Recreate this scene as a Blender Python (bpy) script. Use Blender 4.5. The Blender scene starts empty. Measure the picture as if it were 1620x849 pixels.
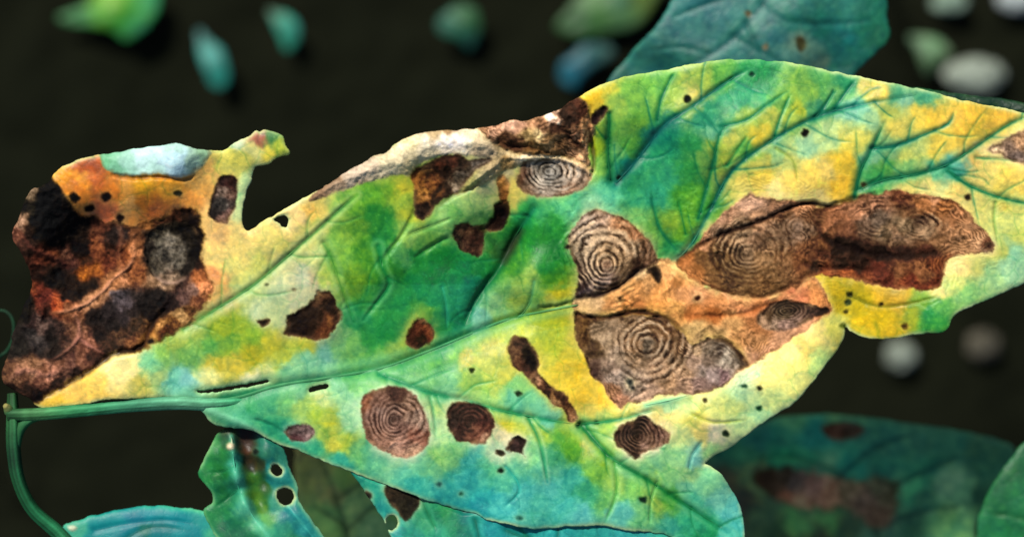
import bpy, math, random
import numpy as np
from mathutils import Vector

# ------------------------------------------------------------------ camera, sky, sun, exposure
S = 1.0e-4              # metres per photo pixel on the plane of the leaf
ZL = 0.13               # height of the leaf above the soil
CD = 0.50               # camera distance to the leaf plane
scene = bpy.context.scene
col = scene.collection

cam_d = bpy.data.cameras.new('camera')
cam = bpy.data.objects.new('camera', cam_d)
col.objects.link(cam)
cam.location = (0, 0, ZL + CD)
cam_d.sensor_width = 36.0
cam_d.lens = 36.0 * CD / (1620 * S)
cam_d.clip_start = 0.01
cam_d.clip_end = 50
cam_d.dof.use_dof = True
cam_d.dof.focus_distance = CD - 0.0012
cam_d.dof.aperture_fstop = 6.7
scene.camera = cam

SUN_EL, SUN_ROT = math.radians(46), math.radians(-32)
world = bpy.data.worlds.new('World')
scene.world = world
world.use_nodes = True
wn = world.node_tree
wn.nodes.clear()
sky = wn.nodes.new('ShaderNodeTexSky')
sky.sky_type = 'NISHITA'
sky.sun_disc = False
sky.sun_elevation = SUN_EL
sky.sun_rotation = SUN_ROT
bgn = wn.nodes.new('ShaderNodeBackground')
bgn.inputs['Strength'].default_value = 0.085
wo = wn.nodes.new('ShaderNodeOutputWorld')
wn.links.new(sky.outputs[0], bgn.inputs[0])
wn.links.new(bgn.outputs[0], wo.inputs[0])

sun_d = bpy.data.lights.new('sun', 'SUN')
sun_d.energy = 4.8
sun_d.angle = math.radians(6.0)
sun_d.color = (1.0, 0.95, 0.87)
sun = bpy.data.objects.new('sun', sun_d)
col.objects.link(sun)
sdir = Vector((math.sin(SUN_ROT) * math.cos(SUN_EL), math.cos(SUN_ROT) * math.cos(SUN_EL), math.sin(SUN_EL)))
sun.rotation_euler = (-sdir).to_track_quat('-Z', 'Y').to_euler()
sun.location = sdir * 2

scene.view_settings.view_transform = 'Standard'
scene.view_settings.look = 'None'
scene.view_settings.gamma = 1
scene.view_settings.use_curve_mapping = False
scene.view_settings.exposure = 0.64
K = np.array([1.64, 1.82, 1.80])     # seen brightness of a white sheet under this light: colours are divided by it

# ------------------------------------------------------------------ small tools
def P(px, py, z=0.0):
    """leaf-plane coordinates (photo pixels, z in the same unit, + towards the camera) -> world"""
    zw = ZL + z * S
    f = (ZL + CD - zw) / CD
    return Vector(((px - 810) * S * f, (424.5 - py) * S * f, zw))

def Pn(px, py, z):
    zw = ZL + z * S
    f = (ZL + CD - zw) / CD
    return np.stack([(px - 810) * S * f, (424.5 - py) * S * f, zw], -1)

def lin(c):
    c = np.asarray(c, dtype=np.float32)
    return np.where(c <= 0.04045, c / 12.92, ((np.maximum(c, 0) + 0.055) / 1.055) ** 2.4)

def albedo(srgb):
    v = lin(np.clip(srgb, 0, 1))
    return np.clip((v - np.minimum(0.014, 0.35 * v)) / K, 0.0015, 0.85)

def hash2(ix, iy, seed):
    h = (ix.astype(np.int64) * 374761393 + iy.astype(np.int64) * 668265263 + seed * 1442695041) & 0xffffffff
    h = ((h ^ (h >> 13)) * 1274126177) & 0xffffffff
    h = (h ^ (h >> 16)) & 0xffffff
    return h.astype(np.float32) / float(0xffffff) * 2 - 1

def vnoise(x, y, seed):
    ix = np.floor(x); iy = np.floor(y)
    fx = x - ix; fy = y - iy
    fx = fx * fx * fx * (fx * (fx * 6 - 15) + 10); fy = fy * fy * fy * (fy * (fy * 6 - 15) + 10)
    a = hash2(ix, iy, seed); b = hash2(ix + 1, iy, seed)
    c = hash2(ix, iy + 1, seed); d = hash2(ix + 1, iy + 1, seed)
    return (a * (1 - fx) + b * fx) * (1 - fy) + (c * (1 - fx) + d * fx) * fy

def fbm(x, y, scale, seed, octs=3, gain=0.5):
    ca, sa = 0.8, 0.6
    t = np.zeros(np.shape(x), np.float32); amp = 1.0; tot = 0
    xx, yy = x / scale, y / scale
    for o in range(octs):
        t += amp * vnoise(xx, yy, seed + o * 17)
        tot += amp; amp *= gain
        xx, yy = (xx * ca - yy * sa) * 2.03 + 5.2, (xx * sa + yy * ca) * 2.03 + 1.7
    return t / tot * 1.4

def sstep(a, b, x):
    t = np.clip((x - a) / (b - a), 0, 1)
    return t * t * (3 - 2 * t)

def smooth_poly(pts, closed=True, n=3):
    pts = [np.array(p[:2], float) for p in pts]
    N = len(pts); out = []
    rng = range(N) if closed else range(N - 1)
    for i in rng:
        if closed:
            p0, p1, p2, p3 = pts[(i - 1) % N], pts[i], pts[(i + 1) % N], pts[(i + 2) % N]
        else:
            p0, p1, p2, p3 = pts[max(i - 1, 0)], pts[i], pts[i + 1], pts[min(i + 2, N - 1)]
        for k in range(n):
            t = k / n
            out.append(0.5 * ((2 * p1) + (-p0 + p2) * t + (2 * p0 - 5 * p1 + 4 * p2 - p3) * t * t
                              + (-p0 + 3 * p1 - 3 * p2 + p3) * t ** 3))
    if not closed:
        out.append(pts[-1])
    return np.array(out)

class Grid:
    def __init__(s, x0, y0, x1, y1, step):
        s.x0, s.y0, s.step = x0, y0, step
        s.W = int((x1 - x0) / step) + 1; s.H = int((y1 - y0) / step) + 1
        s.X, s.Y = np.meshgrid(x0 + np.arange(s.W) * step, y0 + np.arange(s.H) * step)
        s.X = s.X.astype(np.float32); s.Y = s.Y.astype(np.float32)
    def win(s, xa, ya, xb, yb):
        i0 = max(0, int((ya - s.y0) / s.step)); i1 = min(s.H, int((yb - s.y0) / s.step) + 2)
        j0 = max(0, int((xa - s.x0) / s.step)); j1 = min(s.W, int((xb - s.x0) / s.step) + 2)
        return (slice(i0, max(i0, i1)), slice(j0, max(j0, j1)))
    def dist(s, pts, closed, maxd, param=False):
        D = np.full((s.H, s.W), maxd, np.float32)
        T = np.zeros((s.H, s.W), np.float32) if param else None
        n = len(pts); m = n if closed else n - 1
        for i in range(m):
            a, b = pts[i], pts[(i + 1) % n]
            w = s.win(min(a[0], b[0]) - maxd, min(a[1], b[1]) - maxd, max(a[0], b[0]) + maxd, max(a[1], b[1]) + maxd)
            X, Y = s.X[w], s.Y[w]
            if X.size == 0: continue
            dx, dy = b[0] - a[0], b[1] - a[1]
            L = dx * dx + dy * dy + 1e-9
            t = np.clip(((X - a[0]) * dx + (Y - a[1]) * dy) / L, 0, 1)
            d = np.hypot(X - a[0] - t * dx, Y - a[1] - t * dy)
            sub = D[w]; k = d < sub
            sub[k] = d[k]
            if param:
                T[w][k] = ((i + t) / m)[k]
        return (D, T) if param else D
    def inside(s, pts):
        M = np.zeros((s.H, s.W), bool); n = len(pts)
        ys = s.y0 + np.arange(s.H) * s.step
        for i in range(n):
            a, b = pts[i], pts[(i + 1) % n]
            if a[1] == b[1]: continue
            lo, hi = min(a[1], b[1]), max(a[1], b[1])
            r = np.nonzero((ys > lo) & (ys <= hi))[0]
            for q in r:
                xi = a[0] + (ys[q] - a[1]) * (b[0] - a[0]) / (b[1] - a[1])
                k = int(np.clip((xi - s.x0) / s.step + 1, 0, s.W))
                M[q, :k] ^= True
        return M
    def sdf(s, pts, maxd):
        D = s.dist(pts, True, maxd)
        return np.where(s.inside(pts), -D, D)
    def sample(s, F, x, y):
        u = np.clip((np.asarray(x) - s.x0) / s.step, 0, s.W - 1.001); v = np.clip((np.asarray(y) - s.y0) / s.step, 0, s.H - 1.001)
        i = u.astype(int); j = v.astype(int); fu = u - i; fv = v - j
        if F.ndim == 3: fu = fu[..., None]; fv = fv[..., None]
        return (F[j, i] * (1 - fu) + F[j, i + 1] * fu) * (1 - fv) + (F[j + 1, i] * (1 - fu) + F[j + 1, i + 1] * fu) * fv

def vor_edge(x, y, cell, seed):
    """distance to the borders of a jittered cell net"""
    u, v = x / cell, y / cell
    iu, iv = np.floor(u), np.floor(v)
    f1 = np.full(x.shape, 9.0, np.float32); f2 = f1.copy()
    for dy in (-1, 0, 1):
        for dx in (-1, 0, 1):
            cx = iu + dx; cy = iv + dy
            px = cx + 0.5 + 0.42 * hash2(cx, cy, seed); py = cy + 0.5 + 0.42 * hash2(cx, cy, seed + 1)
            d = np.hypot(u - px, v - py)
            f2 = np.where(d < f1, f1, np.minimum(f2, d)); f1 = np.minimum(f1, d)
    return (f2 - f1) * cell * 0.7

def scatter(x, y, pts, soft=10.0, power=2.2):
    """smooth interpolation of scattered values"""
    pts = np.array(pts, np.float32)
    out = np.zeros((x.size, pts.shape[1] - 2), np.float32)
    for a in range(0, x.size, 20000):
        xa = x[a:a + 20000, None]; ya = y[a:a + 20000, None]
        w = ((xa - pts[None, :, 0]) ** 2 + (ya - pts[None, :, 1]) ** 2 + soft * soft) ** (-power)
        out[a:a + 20000] = (w @ pts[:, 2:]) / w.sum(1, keepdims=True)
    return out

# ------------------------------------------------------------------ materials
def nn(nt, kind, **kw):
    n = nt.nodes.new(kind)
    for k, v in kw.items(): setattr(n, k, v)
    return n

def new_mat(name):
    m = bpy.data.materials.new(name); m.use_nodes = True
    nt = m.node_tree
    b = nt.nodes['Principled BSDF']
    return m, nt, b

def math_node(nt, op, a, b=None, clamp=False):
    n = nn(nt, 'ShaderNodeMath', operation=op, use_clamp=clamp)
    for i, v in enumerate((a, b)):
        if v is None: continue
        if isinstance(v, (int, float)): n.inputs[i].default_value = v
        else: nt.links.new(v, n.inputs[i])
    return n.outputs[0]

def tissue(name, rough, spec, cell, cell_dark, grain, grain_scale, bump, coat=0.0):
    m, nt, b = new_mat(name)
    L = nt.links.new
    tc = nn(nt, 'ShaderNodeTexCoord')
    at = nn(nt, 'ShaderNodeAttribute', attribute_name='Col')
    n1 = nn(nt, 'ShaderNodeTexNoise'); n1.inputs['Scale'].default_value = grain_scale; n1.inputs['Detail'].default_value = 4
    n1.inputs['Roughness'].default_value = 0.62
    L(tc.outputs['Object'], n1.inputs['Vector'])
    g = math_node(nt, 'ADD', math_node(nt, 'MULTIPLY', n1.outputs['Fac'], grain * 2), 1 - grain)
    if cell:
        nw = nn(nt, 'ShaderNodeTexNoise'); nw.inputs['Scale'].default_value = cell * 1.3
        L(tc.outputs['Object'], nw.inputs['Vector'])
        vm = nn(nt, 'ShaderNodeVectorMath', operation='MULTIPLY_ADD')
        L(nw.outputs['Color'], vm.inputs[0]); vm.inputs[1].default_value = (0.9 / cell,) * 3
        L(tc.outputs['Object'], vm.inputs[2])
        vo = nn(nt, 'ShaderNodeTexVoronoi', feature='DISTANCE_TO_EDGE'); vo.inputs['Scale'].default_value = cell
        L(vm.outputs[0], vo.inputs['Vector'])
        ce = nn(nt, 'ShaderNodeMapRange', interpolation_type='SMOOTHSTEP')
        ce.inputs['From Min'].default_value = 0.0; ce.inputs['From Max'].default_value = 0.16
        L(vo.outputs['Distance'], ce.inputs['Value'])
        dk = math_node(nt, 'ADD', math_node(nt, 'MULTIPLY', ce.outputs[0], cell_dark), 1 - cell_dark)
        g = math_node(nt, 'MULTIPLY', g, dk)
    mx = nn(nt, 'ShaderNodeVectorMath', operation='SCALE')
    L(at.outputs['Color'], mx.inputs[0]); L(g, mx.inputs['Scale'])
    L(mx.outputs[0], b.inputs['Base Color'])
    r = math_node(nt, 'ADD', math_node(nt, 'MULTIPLY', n1.outputs['Fac'], 0.25), rough - 0.12)
    L(r, b.inputs['Roughness'])
    b.inputs['Specular IOR Level'].default_value = spec
    if coat:
        b.inputs['Coat Weight'].default_value = coat; b.inputs['Coat Roughness'].default_value = 0.35
    n2 = nn(nt, 'ShaderNodeTexNoise'); n2.inputs['Scale'].default_value = grain_scale * 1.7; n2.inputs['Detail'].default_value = 3
    L(tc.outputs['Object'], n2.inputs['Vector'])
    h = n2.outputs['Fac']
    if cell:
        h = math_node(nt, 'ADD', math_node(nt, 'MULTIPLY', h, 0.6), math_node(nt, 'MULTIPLY', ce.outputs[0], 0.8))
    bp = nn(nt, 'ShaderNodeBump'); bp.inputs['Strength'].default_value = 1.0
    bp.inputs['Distance'].default_value = bump
    L(h, bp.inputs['Height']); L(bp.outputs[0], b.inputs['Normal'])
    return m

M_BLADE = tissue('leaf_tissue', 0.46, 0.15, 700, 0.02, 0.10, 2300, 0.000012)
M_DEAD = tissue('dead_tissue', 0.78, 0.05, 0, 0, 0.26, 2600, 0.00007)
M_STALK = tissue('stalk_tissue', 0.6, 0.10, 0, 0, 0.2, 1800, 0.00005)
M_VEIN = tissue('vein_tissue', 0.6, 0.12, 0, 0, 0.16, 1800, 0.00003)
M_FAR = tissue('far_leaf_tissue', 0.5, 0.25, 420, 0.08, 0.16, 900, 0.00005)

# ------------------------------------------------------------------ object builders
def put(ob, parent=None):
    col.objects.link(ob)
    if parent is not None: ob.parent = parent
    return ob

def root(name, label, cat, loc, group=None):
    o = bpy.data.objects.new(name, None); o.location = loc
    o.empty_display_size = 0.01
    o['label'] = label; o['category'] = cat
    if group: o['group'] = group
    return put(o)

def mesh_obj(name, V, F, C, mat, parent, origin, label=None, smooth=True):
    """V (n,3) world, F (m,4) quads, C (n,3) linear albedo"""
    me = bpy.data.meshes.new(name)
    V = np.asarray(V, np.float32) - np.array(origin, np.float32)
    F = np.asarray(F, np.int32)
    k = F.shape[1]
    me.vertices.add(len(V)); me.vertices.foreach_set('co', V.ravel())
    me.loops.add(F.size); me.loops.foreach_set('vertex_index', F.ravel())
    me.polygons.add(len(F)); me.polygons.foreach_set('loop_start', np.arange(len(F), dtype=np.int32) * k)
    me.update(calc_edges=True)
    me.polygons.foreach_set('use_smooth', np.full(len(F), smooth))
    if C is not None:
        a = me.color_attributes.new('Col', 'FLOAT_COLOR', 'POINT')
        c4 = np.ones((len(V), 4), np.float32); c4[:, :3] = C
        a.data.foreach_set('color', c4.ravel())
    me.materials.append(mat)
    me.validate()
    o = bpy.data.objects.new(name, me)
    if label: o['label'] = label
    return put(o, parent)

def tube(name, pts, radii, color, mat, parent, origin, sides=8, flat=1.0, label=None, sub=4, cvar=0.10, seed=3, flute=0.0):
    """tapered tube along leaf-plane points (x, y, z) in photo pixels; color sRGB 0..255, one or one per point"""
    p = np.array(pts, float); r = np.array(radii, float) if np.ndim(radii) else np.full(len(p), radii, float)
    cc = np.array(color, float); cc = cc if cc.ndim == 2 else np.tile(cc, (len(p), 1))
    q = smooth_curve(np.hstack([p, r[:, None], cc]), sub)
    W = Pn(q[:, 0], q[:, 1], q[:, 2]); R = q[:, 3] * S
    T = np.gradient(W, axis=0); T /= np.linalg.norm(T, axis=1, keepdims=True) + 1e-12
    up = np.array([0, 0, 1.0])
    U = np.cross(T, up)
    bad = np.linalg.norm(U, axis=1) < 0.2
    U[bad] = np.cross(T[bad], np.array([0, 1.0, 0.1]))
    U /= np.linalg.norm(U, axis=1, keepdims=True); N = np.cross(U, T)
    V = []; C = []
    for k in range(sides):
        a = 2 * math.pi * k / sides
        V.append(W + (U * math.cos(a) + N * math.sin(a) * flat) * (R * (1 + flute * math.cos(3 * a + 0.6) + 0.04 * math.sin(7 * a)))[:, None])
    n = len(q)
    V = np.stack(V, 1).reshape(-1, 3)
    jit = 1 + cvar * fbm(q[:, 0].astype(np.float32), q[:, 1].astype(np.float32), 14.0, seed, 2)
    stripe = np.array([1 + 1.6 * flute * math.cos(3 * 2 * math.pi * k / sides + 0.6) + 1.2 * flute * math.sin(11 * k / sides * 6.28) for k in range(sides)])
    n2 = 1 + 0.16 * fbm(np.repeat(q[:, 0], sides).astype(np.float32), np.tile(np.arange(sides) * 9.0, n).astype(np.float32), 12.0, seed + 1, 3) * (flute > 0)
    C = albedo(np.repeat(q[:, 4:7] / 255 * jit[:, None], sides, 0) * (np.tile(stripe, n) * n2)[:, None])
    F = [(i * sides + k, i * sides + (k + 1) % sides, (i + 1) * sides + (k + 1) % sides, (i + 1) * sides + k)
         for i in range(n - 1) for k in range(sides)]
    m = len(V); V = np.vstack([V, W[0], W[-1]]); C = np.vstack([C, C[0], C[-1]])
    for k in range(0, sides, 2):
        F.append((m, (k + 2) % sides, k + 1, k))
        e = (n - 1) * sides
        F.append((m + 1, e + k, e + k + 1, e + (k + 2) % sides))
    return mesh_obj(name, V, F, C, mat, parent, origin, label)

def smooth_curve(q, n):
    N = len(q); out = []
    for i in range(N - 1):
        p0, p1, p2, p3 = q[max(i - 1, 0)], q[i], q[i + 1], q[min(i + 2, N - 1)]
        for k in range(n):
            t = k / n
            out.append(0.5 * ((2 * p1) + (-p0 + p2) * t + (2 * p0 - 5 * p1 + 4 * p2 - p3) * t * t + (-p0 + 3 * p1 - 3 * p2 + p3) * t ** 3))
    out.append(q[-1])
    out = np.array(out); out[:, 3] = np.maximum(out[:, 3], 0.2)
    return out

def largest(mk):
    """the biggest connected piece of a mask"""
    ii, jj = np.nonzero(mk)
    if len(ii) == 0: return mk
    i0, i1, j0, j1 = ii.min(), ii.max() + 1, jj.min(), jj.max() + 1
    sub = mk[i0:i1, j0:j1]; left = sub.copy(); best = None
    total = sub.sum()
    while left.any():
        a, b = np.argwhere(left)[0]
        cur = np.zeros_like(sub); stack = [(a, b)]; cur[a, b] = True
        while stack:
            y, x = stack.pop()
            for yy, xx in ((y + 1, x), (y - 1, x), (y, x + 1), (y, x - 1)):
                if 0 <= yy < sub.shape[0] and 0 <= xx < sub.shape[1] and sub[yy, xx] and not cur[yy, xx]:
                    cur[yy, xx] = True; stack.append((yy, xx))
        if best is None or cur.sum() > best.sum(): best = cur
        left &= ~cur
        if best.sum() * 2 > total: break
    out = np.zeros_like(mk); out[i0:i1, j0:j1] = best
    return out

def build_leaf(name, label, cat, outline, colors, *, base, step=3.0, z0=0.0, heights=None, veins=(), lesions=(), holes=(),
               creases=(), stalks=(), thick=2.0, pucker=1.0, seed=1, rim=(205, 225, 160), rim_w=4.5, rim_s=0.75, mat=None,
               edge_noise=1.6, mottle=1.0, group=None, soft=10.0, hsoft=60.0, net=34.0, cwarp=8.0, under=None, contrast=0.0):
    mat = mat or M_BLADE
    org = P(*base)
    rt = root(name, label, cat, org, group)
    op = smooth_poly(outline)
    x0, y0 = op.min(0) - 6; x1, y1 = op.max(0) + 6
    G = Grid(x0, y0, x1, y1, step); X, Y = G.X, G.Y
    D = G.sdf(op, 40.0)
    D = D + edge_noise * fbm(X, Y, 16.0, seed + 5, 3) * np.exp(-(D / 12) ** 2)
    HD = None
    for h in holes:
        hd = G.sdf(smooth_poly(h), 20.0) + 1.0 * fbm(X, Y, 6.0, seed + 6, 2)
        HD = hd if HD is None else np.minimum(HD, hd)
        D = np.maximum(D, -hd)
    ins = D < max(step * 2, 22.0)
    # --- height
    Z = np.zeros_like(X)
    if heights:
        Z[ins] = scatter(X[ins], Y[ins], heights, hsoft, 2.0)[:, 0]
    Z += pucker * (5.0 * fbm(X, Y, 80.0, seed + 11, 2) + 0.25 * fbm(X, Y, 22.0, seed + 12, 2))
    Z -= 5.0 * np.exp(-np.clip(-D, 0, 40) / 5.0)
    # --- pigment plus sky sheen painted as teal (photo sRGB)
    wx = X + cwarp * fbm(X, Y, 28.0, seed + 21, 3) + cwarp * .33 * fbm(X, Y, 8.0, seed + 23, 2)
    wy = Y + cwarp * fbm(X, Y, 28.0, seed + 22, 3) + cwarp * .33 * fbm(X, Y, 8.0, seed + 24, 2)
    C = np.zeros(X.shape + (3,), np.float32)
    C[ins] = scatter(wx[ins], wy[ins], colors, soft, 2.4) / 255.0
    n1 = fbm(X, Y, 22.0, seed + 31, 4, 0.6)[..., None]; n2 = fbm(X, Y, 11.0, seed + 33, 3)[..., None]
    n3 = fbm(X, Y, 5.0, seed + 35, 2)[..., None]
    C = C * (0.99 + mottle * (0.06 * n1 + 0.08 * n2 + 0.05 * n3))
    yel = np.clip(n2 * 0.6 + n3 * 0.5, -1, 1) * mottle
    C[..., 0] += 0.04 * yel[..., 0]; C[..., 2] -= 0.03 * yel[..., 0]
    C = C + 0.07 * (C.mean(-1, keepdims=True) - C)
    # tiny pale and dark flecks
    fl = fbm(X, Y, 4.2, seed + 41, 2)
    C += (0.05 * mottle * sstep(0.62, 0.9, fl))[..., None] * np.array([1, 1, .7])
    # pale margin, with the light it catches painted in
    m = rim_s * np.exp(-(np.clip(-D, 0, 40) / rim_w) ** 2) * np.clip(0.75 + 0.9 * fbm(X, Y, 40.0, seed + 47, 3), 0.05, 1.1)
    C = C * (1 - m[..., None]) + m[..., None] * np.array(rim) / 255.0
    if HD is not None:
        m = 0.8 * np.exp(-(np.clip(HD, 0, 20) / 3.2) ** 2)
        C = C * (1 - m[..., None]) + m[..., None] * np.array((200, 215, 150)) / 255.0
    # net of small veins
    if net:
        ve = vor_edge(X + 7 * fbm(X, Y, 24.0, seed + 71, 2), Y + 7 * fbm(X, Y, 24.0, seed + 72, 2), net, seed + 73)
        nv = 0.26 * np.exp(-(ve / 1.5) ** 2) * np.clip(0.7 + 0.9 * fbm(X, Y, 60.0, seed + 74, 2), 0, 1)
        C = C * (1 - nv[..., None]) + nv[..., None] * C * np.array([0.40, 0.74, 0.66])
        Z -= 0.35 * np.exp(-(ve / 5.0) ** 2)
    # veins: a shallow valley, darker tissue in it, paler shoulder
    for v in veins:
        pts, w0, w1 = smooth_poly(v['p'], False), v.get('w', (2.6, 1.2))[0], v.get('w', (2.6, 1.2))[1]
        mg = min(30.0, 8 * w0 + 4)
        wn_ = G.win(pts[:, 0].min() - mg, pts[:, 1].min() - mg, pts[:, 0].max() + mg, pts[:, 1].max() + mg)
        x, y = X[wn_], Y[wn_]
        if x.shape[0] < 2 or x.shape[1] < 2: continue
        sg = Grid(x[0, 0], y[0, 0], x[0, -1] + step * 0.1, y[-1, 0] + step * 0.1, step)
        d, t = sg.dist(pts, False, mg, True)
        d = d[:x.shape[0], :x.shape[1]]; t = t[:x.shape[0], :x.shape[1]]
        w = w0 * (1 - t) + w1 * t
        dn = d + 0.9 * fbm(x, y, 9.0, seed + 44, 2)
        fade = sstep(1.0, 0.8, t) * 0.8 + 0.2
        Z[wn_] -= v.get('dep', 3.0) * 0.80 * np.exp(-(d / (w * 2.2)) ** 2) * fade
        s = min(.97, v.get('s', 0.75) * 1.2) * np.exp(-(np.maximum(dn, 0) / (w * 1.15)) ** 2) * (1 - 0.35 * t) * fade
        s = 1 - (1 - s) * (1 - 0.45 * v.get('s', .75) * np.exp(-(d / (w * 3.6)) ** 2) * fade)
        c = np.array(v.get('c', (15, 105, 80))) / 255.0
        Cv = C[wn_] * (1 - s[..., None]) + s[..., None] * c
        if v.get('glow', 0):
            s = v['glow'] * np.exp(-((d - w * 3.4) / (w * 2.2)) ** 2) * (1 - 0.4 * t)
            Cv = Cv * (1 - s[..., None]) + s[..., None] * np.array(v.get('gc', (120, 200, 150))) / 255.0
        C[wn_] = Cv
    # --- lesions
    lab = np.zeros(X.shape, np.int16)          # 0 blade, i+1 lesion i
    for i, l in enumerate(lesions):
        pp = smooth_poly(l['p'], True, 3)
        mg = 26
        w = G.win(pp[:, 0].min() - mg, pp[:, 1].min() - mg, pp[:, 0].max() + mg, pp[:, 1].max() + mg)
        x, y = X[w], Y[w]
        if x.size == 0: continue
        sg = Grid(x[0, 0], y[0, 0], x[0, -1] + step * 0.1, y[-1, 0] + step * 0.1, step)
        dl = sg.sdf(pp, 25.0)[:x.shape[0], :x.shape[1]]
        rough = l.get('rag', 2.0)
        dl = dl + 1.25 * rough * fbm(x, y, 7.0 + rough * 2, seed + 50 + i, 4, 0.62)
        Cw, Zw = C[w], Z[w]
        # halo of sick tissue round the lesion
        ha = l.get('halo', ((225, 215, 120), 9.0, 0.35))
        if ha:
            s = (ha[2] * np.clip(0.62 + 0.7 * fbm(x, y, 24.0, seed + 160 + i, 3), 0.1, 1.0) * np.exp(-(np.clip(dl, 0, 30) / ha[1]) ** 1.4))[..., None]
            Cw = Cw * (1 - s) + s * np.array(ha[0]) / 255.0
        # tissue of the lesion
        fz = l.get('fuzz', 2.6)
        a = sstep(fz, -fz, dl)[..., None]
        sel = dl < 3
        ql = np.zeros_like(Cw)
        cw = l.get('warp', 6.0)
        xx = x + cw * fbm(x, y, 16.0, seed + 60 + i, 3); yy = y + cw * fbm(x, y, 16.0, seed + 80 + i, 3)
        ql[sel] = scatter(xx[sel], yy[sel], l['c'], l.get('soft', 7.0), 2.4) / 255.0
        g1 = fbm(x, y, l.get('gs', 9.0), seed + 90 + i, 4, 0.65); g2 = fbm(x, y, 4.0, seed + 95 + i, 2)
        gr = l.get('grain', 0.22)
        ql = ql * (1.06 + gr * 1.25 * g1 + 0.8 * gr * g2)[..., None]
        g3 = 1 - 2 * np.abs(fbm(x, y, l.get('gs', 9.0) * 2.4, seed + 97 + i, 3))
        if 'blotch' in l:
            bs, bc = l['blotch']
            bl = bs * sstep(0.02, 0.34, fbm(x, y, bc, seed + 120 + i, 4, 0.6))
            ql = ql * (1 - bl)[..., None]
        hz = -l.get('depth', 2.5) * sstep(3, -6, dl) + l.get('crumple', 1.6) * (0.45 * g1 + 0.12 * g2 + 0.9 * g3) * sstep(2, -4, dl)
        for (cx, cy, rat, ang, sp, st, rmax, light, dark) in l.get('rings', ()):
            ca, sa = math.cos(math.radians(ang)), math.sin(math.radians(ang))
            ux = (x - cx) * ca + (y - cy) * sa; uy = (-(x - cx) * sa + (y - cy) * ca) * rat
            rad = np.hypot(ux, uy)
            ox, oy = l.get('drift', (0.12, -0.10))
            rad = np.hypot(ux - ox * rad, uy - oy * rad)
            sp = sp * 0.74
            r = rad * (1 - 0.22 * np.clip(rad / rmax, 0, 1)) + sp * (0.55 * fbm(x, y, 48.0, seed + 100 + i, 2) + 0.20 * fbm(x, y, 13.0, seed + 101 + i, 2) + 0.12 * fbm(x, y, 4.5, seed + 102 + i, 2))
            ph = r / sp
            crest = 0.5 - 0.5 * np.cos(2 * np.pi * ph)
            brk = np.clip(0.62 + 0.9 * fbm(x, y, 17.0, seed + 105 + i, 3), 0.0, 1.15)
            brd = np.clip(0.75 + 0.9 * fbm(x, y, 13.0, seed + 107 + i, 3), 0.1, 1.15)
            env = st * 0.84 * (0.3 + 0.7 * sstep(1.5, 13, rad)) * sstep(rmax * 1.08, rmax * 0.6, rad) * np.clip(0.8 + 0.8 * fbm(x, y, 48.0, seed + 108 + i, 2), 0.25, 1.1)
            up = (env * brk * crest ** 2.2)[..., None]; dn = (env * brd * (1 - crest) ** 3.0)[..., None]
            ql = ql * (1 - 0.9 * up) + 0.9 * up * np.clip(np.array(light) * 1.10, 0, 255) / 255.0
            ql = ql * (1 - 0.95 * dn) + 0.95 * dn * np.array(dark) * 0.8 / 255.0
            hz = hz + env * brd * l.get('ridge', 1.7) * (crest - 0.5)
        if 'contour' in l:
            csp, cst = l['contour']
            ph = (dl + csp * (0.9 * fbm(x, y, 34.0, seed + 140 + i, 2) + 0.3 * fbm(x, y, 10.0, seed + 141 + i, 2))) / (csp * (1 + 0.35 * fbm(x, y, 60.0, seed + 142 + i, 1)))
            crest = 0.5 - 0.5 * np.cos(2 * np.pi * ph)
            ev = cst * np.clip(0.45 + 1.1 * fbm(x, y, 22.0, seed + 143 + i, 3), 0, 1.1)
            up = (ev * crest ** 2.5)[..., None]; dn = (ev * (1 - crest) ** 3.0)[..., None]
            ql = ql * (1 + 0.38 * up) * (1 - 0.62 * dn)
            hz = hz + ev * 1.4 * (crest - 0.5)
        # darker rim line
        ed = l.get('edge', 0.45) * np.exp(-((dl + 2.0) / 2.6) ** 2) * np.clip(0.8 + 0.8 * fbm(x, y, 18.0, seed + 110 + i, 2), 0, 1.3)
        ql = ql * (1 - np.clip(ed, 0, 1))[..., None] + np.clip(ed, 0, 1)[..., None] * np.array(l.get('ec', (45, 30, 22))) / 255.0
        tn = (l.get('fringe', .45) * np.exp(-(np.minimum(dl, 0) / 5.0) ** 2) * np.clip(0.35 + 1.3 * fbm(x, y, 26.0, seed + 150 + i, 2), 0, 1))[..., None]
        ql = ql * (1 - tn) + tn * np.array(l.get('fc', (186, 158, 118))) / 255.0
        ql = ql * l.get('gain', 1.0)
        lum = ql.mean(-1, keepdims=True)
        ql = ql + l.get('desat', 0.28) * (lum - ql)
        if l.get('mat') is None: ql = ql * np.array([1.02, 0.995, 0.90])
        C[w] = Cw * (1 - a) + ql * a
        Z[w] = Zw + hz
        if 'bulge' in l:
            Z[w] += l['bulge'] * sstep(0, -22, dl)
        lw = lab[w]; lw[dl < 0] = i + 1
    # creases: folded tissue, some with shade painted into the colour
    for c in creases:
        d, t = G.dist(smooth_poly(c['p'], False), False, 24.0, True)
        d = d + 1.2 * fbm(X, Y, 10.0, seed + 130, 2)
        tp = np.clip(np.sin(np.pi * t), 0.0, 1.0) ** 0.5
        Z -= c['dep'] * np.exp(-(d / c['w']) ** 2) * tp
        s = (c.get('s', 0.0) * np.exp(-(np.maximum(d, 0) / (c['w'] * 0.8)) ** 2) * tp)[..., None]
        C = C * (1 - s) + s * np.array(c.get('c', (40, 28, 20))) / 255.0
    Z += z0
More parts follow.
